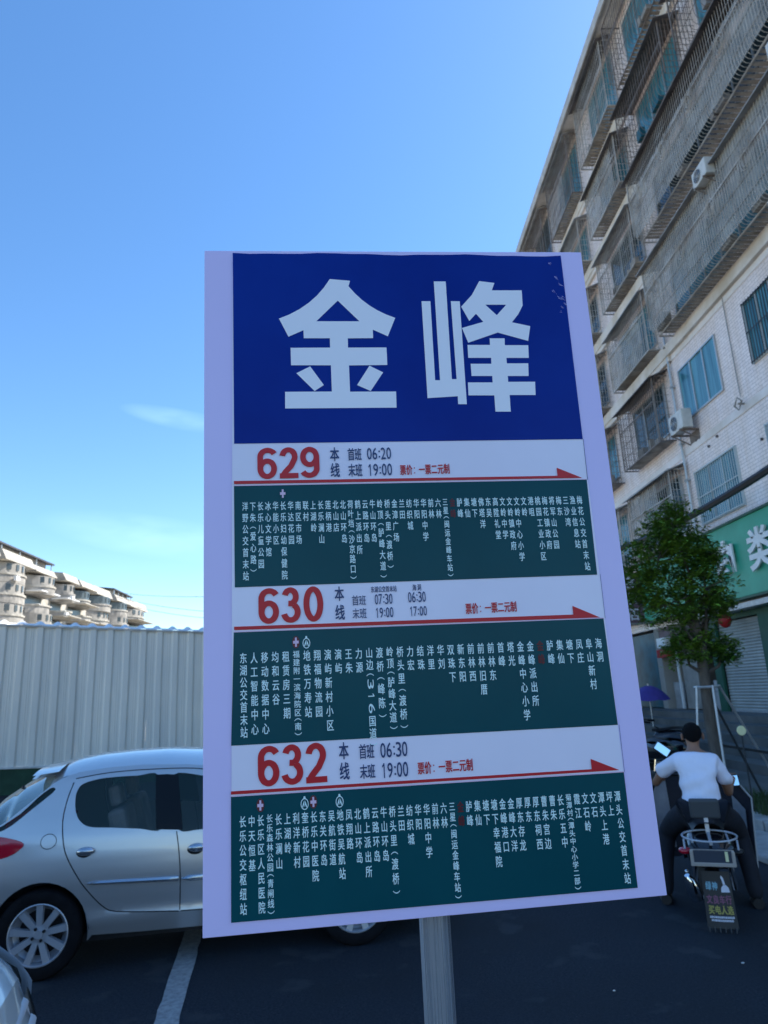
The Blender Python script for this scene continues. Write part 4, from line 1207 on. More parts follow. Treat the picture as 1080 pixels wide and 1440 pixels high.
def car(loc, rz, label, paint, detail='side'):
    t = thing('parked_car', label, 'car', loc, rz, group='cars parked in the bays')
    sill = [(XB, .36), (-.45, .24), (-.32, .22)]
    arch = lambda cx: [(cx+.333*cos(a), .30+.345*sin(a)) for a in [pi+.24-(pi+.48)*i/20 for i in range(21)]]
    bottom = sill+arch(0)+[(.33, .22), (.36, .255), (.7, .245), (1.6, .235), (WB-.36, .255), (WB-.33, .22)]+arch(WB)+[(WB+.36, .22), (XF-.1, .24), (XF, .34)]
    top = [(XF+.0, .66)]
    xs_ = [XF-.02-(XF-.02-XB)*i/70 for i in range(71)]
    top = [(x, rail(x)) for x in [XF]+xs_]
    outer = bottom+top
    winR = smooth_curve([(.178, 1.184), (.182, 1.235), (.215, 1.283), (.326, 1.312), (.472, 1.320), (.62, 1.319), (.772, 1.3165), (.800, 1.12), (.828, .936), (.66, .952), (.459, .973), (.302, .990), (.226, 1.04), (.19, 1.11)], 4)
    pill = [(.755, 1.3165), (.84, 1.3165), (.925, 1.3065), (.955, 1.12), (.985, .921), (.88, .929), (.79, .9385), (.77, 1.12)]
    winF = smooth_curve([(.892, 1.3095), (1.10, 1.292), (1.30, 1.240), (1.46, 1.165), (1.66, 1.04), (1.80, .935), (1.76, .905), (1.4, .908), (1.12, .914), (.955, .9235), (.925, 1.12)], 4)
    gaps = [strip(open_curve([(.150, 1.300), (.122, 1.188), (.110, 1.057), (.128, .927), (.164, .808), (.264, .642), (.352, .53), (.437, .443), (.506, .408), (.685, .388), (.972, .368)]), .008),
            strip(open_curve([(.940, .915), (.962, .784), (.977, .621), (.978, .374)]), .008),
            strip(open_curve([(.985, .368), (1.5, .36), (1.82, .37), (1.93, .45), (1.955, .62), (1.93, .86), (1.86, .92)]), .008),
            strip(open_curve([(.16, 1.325), (.40, 1.352), (.70, 1.358), (1.05, 1.345), (1.3, 1.30)]), .007)]
    cap = [(.030+.057*cos(a*pi/12), .912+.052*sin(a*pi/12)) for a in range(24)]
    cap2 = [(.030+.052*cos(a*pi/12), .912+.047*sin(a*pi/12)) for a in range(24)]
    tail = smooth_curve([(-.74, .90), (-.60, .965), (-.40, .975), (-.24, .950), (-.140, .912), (-.17, .868), (-.24, .832), (-.40, .80), (-.60, .79), (-.74, .80)], 3)
    dstrip = smooth_curve([(-.020, 1.268), (.018, 1.268), (.008, 1.238), (-.12, 1.135), (-.245, 1.035), (-.33, .995), (-.352, 1.004), (-.33, 1.028), (-.20, 1.108), (-.10, 1.205)], 2)
    hl = smooth_curve([(2.98, .70), (2.80, .74), (2.66, .76), (2.58, .74), (2.68, .66), (2.84, .60), (2.99, .58)], 3)
    holes = [winR, pill, winF, tail, hl, dstrip, cap, cap2]
    ext = []
    x = XB+.03
    while x < XF:
        z = .24
        while z < rail(x)-.015: ext.append((x, z)); z += .035
        x += .045
    ext = [p for p in ext if inside(p, outer) and not (abs(p[0]) < .36 and p[1] < .66 and (p[0]**2+(p[1]-.3)**2) < .355**2) and not ((p[0]-WB)**2+(p[1]-.3)**2 < .355**2)]
    V, T = cdt(outer, holes, gaps, ext)
    cls = {'body': [], 'cap': [], 'gap': [], 'glass': [], 'pillar': [], 'tail': [], 'head': [], 'dark': []}
    for f in T:
        c = (sum(V[i].x for i in f)/len(f), sum(V[i].y for i in f)/len(f))
        if not inside(c, outer): continue
        if any(inside(c, g) for g in gaps): k = 'gap'
        elif inside(c, cap) and not inside(c, cap2): k = 'cap'
        elif inside(c, pill): k = 'pillar'
        elif inside(c, winR) or inside(c, winF): k = 'glass'
        elif inside(c, tail): k = 'tail'
        elif inside(c, hl): k = 'head'
        elif inside(c, dstrip): k = 'dark'
        else: k = 'body'
        cls[k].append(f)
    ins = {'body': 0, 'cap': .010, 'gap': .010, 'glass': .008, 'pillar': .005, 'tail': -.004, 'head': -.002, 'dark': .012}
    mt = {'body': paint, 'cap': M['black'], 'gap': M['black'], 'glass': M['carglass'], 'pillar': M['pillarblack'], 'tail': M['lampred'], 'head': M['crystal'], 'dark': M['carglass']}
    nm = {'cap': 'fuel_cap_seam', 'gap': 'door_gap', 'glass': 'side_glass', 'pillar': 'door_pillar', 'tail': 'tail_lamp', 'head': 'headlamp', 'dark': 'quarter_seam'}
    bodym = MB()
    for sgn in (-1, 1):
        for k, tl in cls.items():
            if not tl: continue
            if k == 'cap' and sgn > 0: tgt = bodym; kk = 'body'
            else: kk = k; tgt = bodym if k == 'body' else MB()
            mp = {}; vs = []
            for f in tl:
                for i in f:
                    if i not in mp:
                        mp[i] = len(vs); q = V[i]
                        vs.append((q.x, sgn*(halfw(q.x, q.y)-ins[kk]), q.y))
            tgt.add(vs, [tuple(mp[i] for i in (f if sgn > 0 else f[::-1])) for f in tl])
            if kk != 'body': tgt.build(nm[k], mt[k], t, smooth=True)
    # upper surface: bonnet, screen, roof, rear glass
    def topf(x, v):
        y = 2*v-1; hw = halfw(x, rail(x)); r = rail(x); c = crown(x)
        xx = x+(-.05*(y**2) if x > 2.6 else (.03*(y**2) if x < -.3 else 0))
        return (xx, y*hw, r+(c-r)*(1-abs(y)**2.6))
    def topstrip(x0, x1, n, m, name, lab=None, d=0.0, v0=0, v1=1):
        b = MB(); b.grid(lambda u, v: (lambda p: (p[0], p[1], p[2]+d))(topf(x0+(x1-x0)*u, v0+(v1-v0)*v)), n, 22)
        if name is None: bodym.add(b.v, b.f); return
        b.build(name, m, t, smooth=True)
    topstrip(XB, -.50, 8, paint, None)
    topstrip(-.50, -.02, 14, M['rearglass'], 'rear_window')
    topstrip(-.02, 1.28, 26, paint, None)
    topstrip(1.28, 2.02, 14, M['carglass'], 'windscreen')
    topstrip(2.02, XF, 24, paint, None)
    # ends
    def endf(x0, z1, sgn, u, v):
        y = 2*v-1; z = .26+(z1-.26)*u
        x = x0+sgn*(.07*(1-y*y)+.05*sin(pi*u)*(1-y**6)*.8)
        if sgn < 0: zt = rail(XB)+(crown(XB)-rail(XB))*(1-abs(y)**2.6); xx = x0+.03*y*y*0; xtop = XB+.03*y*y
        else: zt = rail(XF)+(crown(XF)-rail(XF))*(1-abs(y)**2.6); xtop = XF-.05*y*y
        zz = .26+(zt-.26)*u; w = u**3
        x = (x0+sgn*(.07*(1-y*y)+.06*sin(pi*u)*(1-y**6)))*(1-w)+xtop*w
        return (x, y*halfw(x0, zz), zz)
    bodym.grid(lambda u, v: endf(XB, .9, -1, u, v), 12, 20)
    bodym.grid(lambda u, v: endf(XF, .7, 1, u, v), 12, 20)
    bodym.build('body', paint, t, smooth=True)
    # underside and arches
    MB().box(XB+.08, XF-.08, -.70, .70, .20, .26).build('underbody', M['black'], t)
    for cx in (0, WB):
        for sgn in (-1, 1):
            la = MB()
            la.grid(lambda u, v: (cx+.342*cos(pi*u), sgn*(.60+.205*v), .30+.350*sin(pi*u)), 16, 2)
            la.prism([(cx+.342*cos(pi*i/14), .30+.350*sin(pi*i/14)) for i in range(15)], lambda x, z: (x, sgn*.60, z), lambda x, z: (x, sgn*.56, z))
            la.build('arch_liner', M['black'], t, smooth=True)
    for cx in (0, WB):
        for sgn in (-1, 1):
            w = MB(); R_ = .296
            w.lathe([(.205, .0), (.222, .010), (.262, .016), (.284, .006), (R_, -.02), (R_, -.15), (.28, -.175), (.2, -.175)], 40, (0, 0, 0), 'y', caps=False)
            w.v = [(p[0]+cx, sgn*(.800+p[1]) if True else 0, p[2]+R_) for p in w.v]
            wh = w.build('tyre', M['rubber'], t, smooth=True)
            r = MB(); r.lathe([(.206, .004), (.199, .007), (.192, -.004), (.186, -.06), (.15, -.09)], 40, (0,0,0), 'y', caps=False)
            hubp = [(0.0, .0), (.035, .0), (.045, -.006), (.06, -.012)]
            r.lathe([(.001, -.008), (.03, -.008), (.034, -.014), (.066, -.018), (.072, -.03)], 24, (0,0,0), 'y', caps=False)
            for a in range(9):
                an = 2*pi*a/9+.18; ca, sa = cos(an), sin(an)
                w0, w1 = .019, .0235
                def P_(rr, ww, dy): return (rr*ca-ww*sa, dy, rr*sa+ww*ca)
                r.add([P_(.055, -w0, -.016), P_(.055, w0, -.016), P_(.194, w1, -.004), P_(.194, -w1, -.004), P_(.055, -w0-.004, -.045), P_(.055, w0+.004, -.045), P_(.194, w1+.004, -.04), P_(.194, -w1-.004, -.04)],
                      [(0,1,2,3), (1,5,6,2), (3,7,4,0), (4,7,6,5)])
            r.v = [(p[0]+cx, sgn*(.800+p[1]), p[2]+R_) for p in r.v]
            rim_ = r.build('wheel_rim', M['rim'], t, smooth=True)
            b = MB()
            for a in range(4):
                an = pi/2*a+.5; b.lathe([(.011, -.006), (.011, -.022)], 8, (cx+.043*cos(an), 0, R_+.043*sin(an)), 'y')
            b.v = [(p[0], sgn*(.802+p[1]), p[2]) for p in b.v]; b.build('wheel_bolt', M['black'], rim_)
            d = MB(); d.lathe([(.02, -.08), (.150, -.085), (.187, -.13)], 30, (0,0,0), 'y', caps=False); d.v = [(p[0]+cx, sgn*(.8+p[1]), p[2]+R_) for p in d.v]
            d.build('brake_disc', M['brake'], rim_, smooth=True)
    # interior seen through the glass
    for sx, sy in ((.62, -.36), (.62, .36), (1.45, -.36), (1.45, .36)):
        q = MB(); q.obox((sx-.10, sy, .78), (cos(.25), 0, sin(.25)), (0, 1, 0), (-sin(.25), 0, cos(.25)), .07, .23, .30)
        st_ = q.build('seat_back', M['canopy2'], t, bevel=.04)
        q = MB(); q.obox((sx-.20, sy, 1.16), (cos(.2), 0, sin(.2)), (0, 1, 0), (-sin(.2), 0, cos(.2)), .045, .12, .08); q.build('headrest', M['canopy2'], st_, bevel=.03)
    MB().box(-.5, 2.0, -.66, .66, .30, .50).build('cabin_floor', M['black'], t)
    # door handles, side mouldings
    for sgn in (-1, 1):
        for hx in (.300, 1.095):
            hz2 = .830 if hx < 1 else .795
            hb = MB(); hb.sphere((hx, sgn*(halfw(hx, hz2)+.014), hz2), .066, .026, .030, 18, 10); hb.build('door_handle', M['cartrim'], t, smooth=True)
            hb = MB(); hb.sphere((hx-.012, sgn*(halfw(hx, hz2)-.004), hz2-.016), .066, .013, .042, 16, 8); hb.build('handle_recess', M['black'], t, smooth=True)
        for (a, b_, z0a, z1a, z0b, z1b) in ((.322, .966, .600, .628, .572, .614), (.984, 1.90, .566, .613, .560, .600)):
            q = MB(); n = 14
            for i in range(n+1):
                u = i/n; x = a+(b_-a)*u; zl = z0a+(z0b-z0a)*u; zu = z1a+(z1b-z1a)*u
                if i == 0: zl = (zl+zu)/2-.004; zu = zl+.008
                y = halfw(x, (zl+zu)/2)
                for (zz, dy) in ((zl, -.002), (zl+.006, .013), ((zl+zu)/2, .017), (zu-.006, .011), (zu, -.002)): q.v.append((x, sgn*(y+dy), zz))
            for i in range(n):
                for j in range(4): q.f.append((i*5+j, (i+1)*5+j, (i+1)*5+j+1, i*5+j+1))
            q.build('side_moulding', M['cartrim'], t, smooth=True)
    return t
ca_ang = radians(8.6)
carA = car((-2.547, 6.427, 0), ca_ang, 'silver hatchback parked side-on between the sign and the hoarding', M['carpaint'])
# rear spoiler and wiper of the hatchback
s = MB(); s.grid(lambda u, v: (.02-.20*u, (2*v-1)*(.60-.03*u), 1.425-.022*u-.045*abs(2*v-1)**3+.0), 6, 16); s.grid(lambda u, v: (.02-.20*u, (2*v-1)*(.60-.03*u), 1.40-.022*u-.045*abs(2*v-1)**3+.0), 6, 16)
s.build('rear_spoiler', M['carpaint'], carA, smooth=True)
s = MB(); s.bar((-.44, .0, 1.16), (-.30, -.36, 1.265), .018); s.build('rear_wiper', M['black'], carA)

# nearer car: only its nose shows at the lower left corner
carB = car((-4.315, 2.15, 0), radians(14), 'blue-silver car whose nose with chrome grille pokes in at the lower left corner', M['carpaint2'])
carB.scale = (1, 1, 1.1)
def nose(y, z, out=0.0):
    yy = y/.60; u = min(1, max(0, (z-.26)/(.70-.26))); w = u**3
    x = (XF+.07*(1-yy*yy)+.06*sin(pi*u)*(1-yy**6))*(1-w)+(XF-.05*yy*yy)*w
    return (x+out+.004, y, z)
s = MB()
for k in range(4):
    z = .665-.055*k; s.grid(lambda u, v: (lambda p: (p[0]+.022*(1-(2*v-1)**2), p[1], p[2]+(v-.5)*.036))(nose(-.32+.64*u, z, .008)), 20, 4)
s.build('grille_slat', M['rim'], carB, smooth=True)
s = MB(); s.grid(lambda u, v: nose(-.33+.66*u, .38+.315*v, .004), 20, 6); s.build('grille_opening', M['black'], carB, smooth=True)
s = MB(); s.tube([nose(-.33, .66, .012), nose(-.33, .40, .012), nose(-.15, .365, .012), nose(.15, .365, .012), nose(.33, .40, .012), nose(.33, .66, .012), nose(.15, .685, .012), nose(-.15, .685, .012)], .009, 6, closed=True); s.build('grille_surround', M['rim'], carB, smooth=True)
for sg in (-1, 1):
    s = MB(); s.grid(lambda u, v: nose(sg*(.36+.20*u), .585+.085*v, .012), 8, 4); s.build('front_lamp', M['blackgloss'], carB, smooth=True)
    s = MB()
    if sg > 0: continue
    for a in range(4):
        for b in range(3):
            p = nose(sg*(.38+.045*a), .60+.026*b, .004); s.sphere(p, .013, .013, .011, 8, 5)
    s.build('lamp_crystal', M['crystal'], carB, kind='stuff')
    s = MB(); s.tube([nose(sg*(.34+.22*i/8), .682-.012*(i/8), .016) for i in range(9)], .009, 6); s.build('lamp_brow', M['chrome'], carB, smooth=True)
s = MB(); s.box(XF+.155, XF+.163, -.22, .22, .40, .53); s.build('number_plate', M['whitepl'], carB)

# ------------------------------------------------------------------ bus stop sign
K = 1.85/1.75
SO = Vector((-.2360*K, .9870*K, CAMZ+.7050*K)); 
SU = Vector((.9977, .0670, .0115)).normalized()
SV = Vector((.009, .028, -1)); SV = (SV-SU*SV.dot(SU)).normalized()
SN = SU.cross(SV).normalized()
if SN.y > 0: SN = -SN                                     # faces the camera
W_, H_ = .6293*K, 1.0*K
sg = thing('bus_stop_sign', 'bus stop board with large white characters on blue above three timetable panels', 'sign', (0.06, 1.09, 0), world=True)
SGW = [0.06, 1.09, 0]
def S(u, v, d=0.0): return SO+SU*(u*K)+SV*(v*K)+SN*d
def panel(name, poly, m, d, parent=sg, n=1):
    return MB().add([S(u, v, d) for u, v in poly], [tuple(range(len(poly)))]).build(name, m, parent)
bd = MB(); bd.prism([(0, 0), (.629, 0), (.6294, 1.0), (0, 1.0)], lambda u, v: S(u, v, 0), lambda u, v: S(u, v, -.012))
board = bd.build('board', M['board'], sg, bevel=.001); sub(board, SGW)
L1, L2, L3, L4 = .0010, .0016, .0022, .0028
wave = [(.045+.547*i/20, .0049+.0037*i/20+.0011*sin(i*.8)+.0006*sin(i*2.1)) for i in range(21)]
h1 = panel('white_sheet', [(.0448, .012), (.592, .014), (.5885, .9866), (.0367, .9842)], M['sheet'], L1)
sub(h1, SGW)
hp = panel('header_panel', wave+[(.5902, .3352), (.045, .3294)], M['blue'], L2); sub(hp, SGW)
# two large characters, drawn stroke by stroke
def outline(name, polys, m, parent, d):
    mb = MB()
    for outer, hole in polys:
        V_ = [Vector(p) for p in outer]; Ed = [(i, (i+1) % len(outer)) for i in range(len(outer))]
        if hole: b = len(V_); V_ += [Vector(p) for p in hole]; Ed += [(b+i, b+(i+1) % len(hole)) for i in range(len(hole))]
        r = geometry.delaunay_2d_cdt(V_, Ed, [], 0, 1e-7)
        fs = []
        for f in r[2]:
            c = (sum(r[0][i].x for i in f)/len(f), sum(r[0][i].y for i in f)/len(f))
            if inside(c, outer) and not (hole and inside(c, hole)): fs.append(tuple(f))
        mb.add([S(p.x, p.y, d) for p in r[0]], fs)
    return mb.build(name, m, parent)
def arc(a, b, bend, n=6):
    a = Vector(a); b = Vector(b); t = b-a; nrm = Vector((-t.y, t.x))
    return [tuple(a.lerp(b, i/n)+nrm*bend*4*(i/n)*(1-i/n)) for i in range(n+1)]
jin = [(.1998, .0524), (.2326, .0556), (.2296, .0653)]+arc((.2296, .0653), (.3026, .1222), .08)[1:]+[(.2888, .1546), (.2652, .1428), (.2648, .1576), (.2244, .1576), (.2240, .1736), (.2855, .1740), (.2851, .2042), (.2243, .2042), (.2240, .2485), (.2964, .2495), (.2956, .2765), (.1228, .2745), (.1234, .2470), (.1957, .2478), (.1958, .2036), (.1336, .2027), (.1337, .1730), (.1958, .1733), (.1959, .1572), (.1548, .1568), (.1547, .1428), (.1308, .1540), (.1166, .1224)]+arc((.1166, .1224), (.1998, .0524), .09)[1:-1]
tri = [(.2111, .0912), (.2443, .1279), (.1756, .1274)]
outline('large_character', [(jin, tri), ([(.1633, .2050), (.1836, .2367), (.1689, .2465), (.1416, .2162)], None), ([(.2567, .2050), (.2778, .2168), (.2564, .2480), (.2355, .2376)], None)], M['bigletter'], hp, L3)
shan = [(.3476, .0926), (.3622, .0927), (.3600, .2313), (.3679, .2315), (.3705, .0568), (.3903, .0568), (.3871, .2300), (.3948, .2300), (.3961, .0928), (.4109, .0929), (.4078, .2729), (.3939, .2726), (.3943, .2592), (.3457, .2615)]
ft = [(.4468, .0562), (.4721, .0596), (.4665, .0732), (.5172, .0733), (.5160, .1010), (.5068, .1170), (.4949, .1313), (.5249, .1385), (.5187, .1649), (.4694, .1496), (.4189, .1671), (.4107, .1409), (.4471, .1303), (.4361, .1157), (.4239, .1285), (.4125, .1029), (.4322, .0815)]
fh = [(.4532, .0994), (.4883, .0996), (.4707, .1185)]
fb = [(.4549, .1597), (.4798, .1599), (.4789, .1720), (.5180, .1724), (.5166, .1949), (.4795, .1944), (.4792, .2040), (.5147, .2043), (.5130, .2264), (.4786, .2259), (.4783, .2360), (.5226, .2365), (.5211, .2594), (.4785, .2586), (.4776, .2868), (.4528, .2863), (.4535, .2588), (.4117, .2580), (.4126, .2360), (.4528, .2366), (.4532, .2255), (.4195, .2250), (.4198, .2039), (.4536, .2044), (.4543, .1941), (.4167, .1936), (.4174, .1710), (.4545, .1714)]
outline('large_character', [(shan, None), (ft, fh), (fb, None)], M['bigletter'], hp, L3)
# scratches at the upper right corner of the blue header
s = MB(); random.seed(77)
for (u, v, du, dv) in ((.570, .022, .006, .004), (.578, .046, .010, .012), (.583, .062, .008, .004), (.571, .074, .006, .010), (.577, .085, .009, .006), (.585, .086, .008, .005), (.588, .098, .007, .006), (.583, .104, .004, .003), (.580, .111, .003, .002)):
    for k in range(3):
        a = Vector((u+random.uniform(-.002, .002), v+random.uniform(-.002, .002))); b = a+Vector((du, dv))*random.uniform(.4, 1.0)
        t = (b-a).normalized(); nr = Vector((-t.y, t.x))*random.uniform(.00015, .0004)
        s.add([S(a.x-nr.x, a.y-nr.y, L3), S(b.x, b.y, L3), S(a.x+nr.x, a.y+nr.y, L3)], [(0, 1, 2)])
s.build('scratches', M['board'], hp)

ROUTES = [
 dict(n='629', strip=(.3300, .3952), v0=.3952, v1=.5473, l0=.0443, l1=.0445, r0=.5883, r1=.5860, vr0=.4020, vr1=.5519,
      cols='洋野公交首末站 下朱(爱心路) 长乐儿童公园 冰心文学馆 华能小区 长乐妇幼保健院 华达花园 南区市场 联村 上湖岭 长乐澜山 莲柄港 北山店 北山环岛 荷叶垱(沙京路口) 鹤上派出所 云路环岛 牛山环岛 岭顶(胪峰大道) 桥头里(渡桥) 金漳广场 兰田 纺织城 华阳 华阳中学 前林 六林 三星(闽运金峰车站) *金峰 胪峰 集仙 塘下 佛塔洋 东吴 高陞礼堂 文岭中学 文岭镇政府 文岭中心小学 文岭 港咀 桃园工业小区 梅花镇政府 将军山公园 梅东 三沙湾 渔业信息站 梅花公交首末站'.split(),
      c0=(.0605, .4207), c1=(.5722, .4275), cw=.0089, ch=.0142, pitch=.0173, hmax=.122, icons={5: '+'},
      dig=(.0793, .1726, .3376, .3862, [(.0793, .1084), (.1124, .1402), (.1434, .1724)]),
      ben=(.1892, .2024, .3395, .3608, .3644, .3862), sb=(.2160, .2368, .3412, .3606, .3665, .3861), tm=[('06:20', .2455, .2838, .3414, .3600), ('19:00', .2457, .2838, .3673, .3860)],
      pj=(.2947, .3724, .3696, .3866), red=[(.0444, .3881), (.5418, .3945), (.5418, .3814), (.5810, .3990), (.0444, .3929)]),
 dict(n='630', strip=(.5473, .6107), v0=.6107, v1=.7647, l0=.0426, l1=.0380, r0=.5873, r1=.5888, vr0=.6177, vr1=.7710,
      cols='东湖公交首末站 人工智能中心 移动数据中心 均和云谷 租赁房三期 福建附一滨海院区(南) 地铁万寿站 翔福物流园 演屿新村小区 演屿 王朱 力源 山边(316国道) 渡桥(峰陈) 岭顶(胪峰大道) 桥头里(渡桥) 力宏 结珠 洋里 华刘 双珠下 新东阳 前林西 前林旧厝 前林东 首峰 塔光 金峰中心小学 金峰派出所 *金峰 胪峰 集仙 塘下 凤庄 阜山新村 海洞'.split(),
      c0=(.0557, .6402), c1=(.5745, .6460), cw=.0104, ch=.0160, pitch=.0193, hmax=.117, icons={5: '+', 6: 'M'},
      dig=(.0778, .1704, .5510, .6015, [(.0778, .1069), (.1107, .1378), (.1420, .1706)]),
      ben=(.1878, .2008, .5530, .5735, .5795, .6007), sb=(.2124, .2326, .5668, .5812, .5858, .6004), tm=[('07:30', .2457, .2726, .5664, .5814), ('19:00', .2460, .2728, .5861, .6008), ('06:30', .2948, .3219, .5654, .5808), ('17:00', .2962, .3221, .5868, .6008)],
      pj=(.3789, .4566, .5855, .6020), red=[(.0432, .6034), (.5414, .6100), (.5414, .5970), (.5822, .6163), (.0431, .6081)]),
 dict(n='632', strip=(.7647, .8297), v0=.8297, v1=.9842, l0=.0374, l1=.0367, r0=.5889, r1=.5881, vr0=.8356, vr1=.9866,
      cols='长乐公交枢纽站 中天恒基 长乐区人民医院 长乐森林公园(青闸线) 长乐澜山 上湖岭 利洋新村 奎桥花园 长乐中医院 东关环岛 吴航街道 地铁吴航站 凤翔路 北山环岛 鹤上派出所 云路环岛 牛山环岛 桥头里(渡桥) 兰田 纺织城 华阳 华阳中学 前林 六林 三星(闽运金峰车站) *金峰 胪峰 集仙 塘下 塘下幸福院 金峰港口 金峰大洋 厚东存龙 厚东 厚东祠西 曹朱宫边 曹朱 长乐五中 菊潭村(潭头中心小学二部) 霞江 文石岭 文石 潭头上港 坪上 潭头公交首末站'.split(),
      c0=(.0527, .8552), c1=(.5748, .8594), cw=.0093, ch=.0152, pitch=.0182, hmax=.124, icons={2: '+', 7: 'M', 8: '+', 11: 'M'},
      dig=(.0738, .1676, .7683, .8203, [(.0738, .1028), (.1064, .1351), (.1388, .1676)]),
      ben=(.1852, .1980, .7700, .7920, .7965, .8188), sb=(.2129, .2336, .7742, .7934, .8010, .8194), tm=[('06:30', .2425, .2816, .7742, .7939), ('19:00', .2427, .2810, .8010, .8205)],
      pj=(.2931, .3718, .8025, .8195), red=[(.0375, .8234), (.5421, .8286), (.5421, .8147), (.5826, .8325), (.0374, .8276)]),
]
BOLD_N[0] = SN*.00005
Sd = lambda d: (lambda u, v: S(u, v, d))
def vput(mb, ch, u0, u1, v0, v1, d, off=0, fit=False, rot=False):
    put(mb, ch, u0, v1, u1, v0, Sd(d), off, fit, rot)
def ellipse_arc(cx, cy, rx, ry, a0, a1, n=22):
    return [(cx+rx*cos(radians(a0+(a1-a0)*i/n)), cy+ry*sin(radians(a0+(a1-a0)*i/n))) for i in range(n+1)]
def bold_digit(mb, ch, u0, u1, v0, v1):
    """heavy grotesque numerals; centre lines in a box of width w and height h, y up"""
    w = u1-u0; h = v1-v0; T = .0086; t = T/2
    def six():
        lo = ellipse_arc(w/2, h*.325, w/2-t, h*.325-t*.86, 0, 360, 34)
        st_ = ellipse_arc(w*.53, h*.70, w*.53-t, h*.30-t*.86, 28, 180, 18)
        st_ += [(t, h*.45), (t, h*.34)]
        return [lo, st_]
    def three():
        up_ = ellipse_arc(w*.47, h*.735, w*.45-t, h*.265-t*.86, 165, -68, 22)
        dn_ = ellipse_arc(w*.48, h*.295, w*.52-t, h*.295-t*.86, 68, -168, 26)
        md = [(w*.36, h*.545), (w*.62, h*.535)]
        return [up_, dn_, md]
    if ch == '6': L = six()
    elif ch == '9': L = [[(w-x, h-y) for x, y in l] for l in six()]
    elif ch == '0': L = [ellipse_arc(w/2, h/2, w/2-t, h/2-t*.86, 0, 360, 40)]
    elif ch == '3': L = three()
    else:
        top_ = ellipse_arc(w*.49, h*.70, w*.49-t, h*.30-t*.86, 172, -28, 22)
        L = [top_+[(w*.62, h*.40), (w*.30, h*.20), (t*1.25, t*1.2)], [(0, t*.93), (w, t*.93)]]
    for k, l in enumerate(L):
        vs = []; n = len(l); closed = abs(l[0][0]-l[-1][0])+abs(l[0][1]-l[-1][1]) < 1e-6
        for i, p in enumerate(l):
            a = Vector(l[(i-1) % (n-1)] if closed else l[max(i-1, 0)]); b = Vector(l[(i+1) % (n-1)] if closed else l[min(i+1, n-1)])
            tt = (b-a).normalized(); tk = t*(.93 if abs(tt.x) > .8 else 1.0); nr = Vector((-tt.y, tt.x))*tk
            for q in (nr, -nr): vs.append(S(u0+p[0]+q.x, v1-(p[1]+q.y), L3+k*.00015))
        mb.add(vs, [(2*i, 2*i+1, 2*i+3, 2*i+2) for i in range(n-1)])
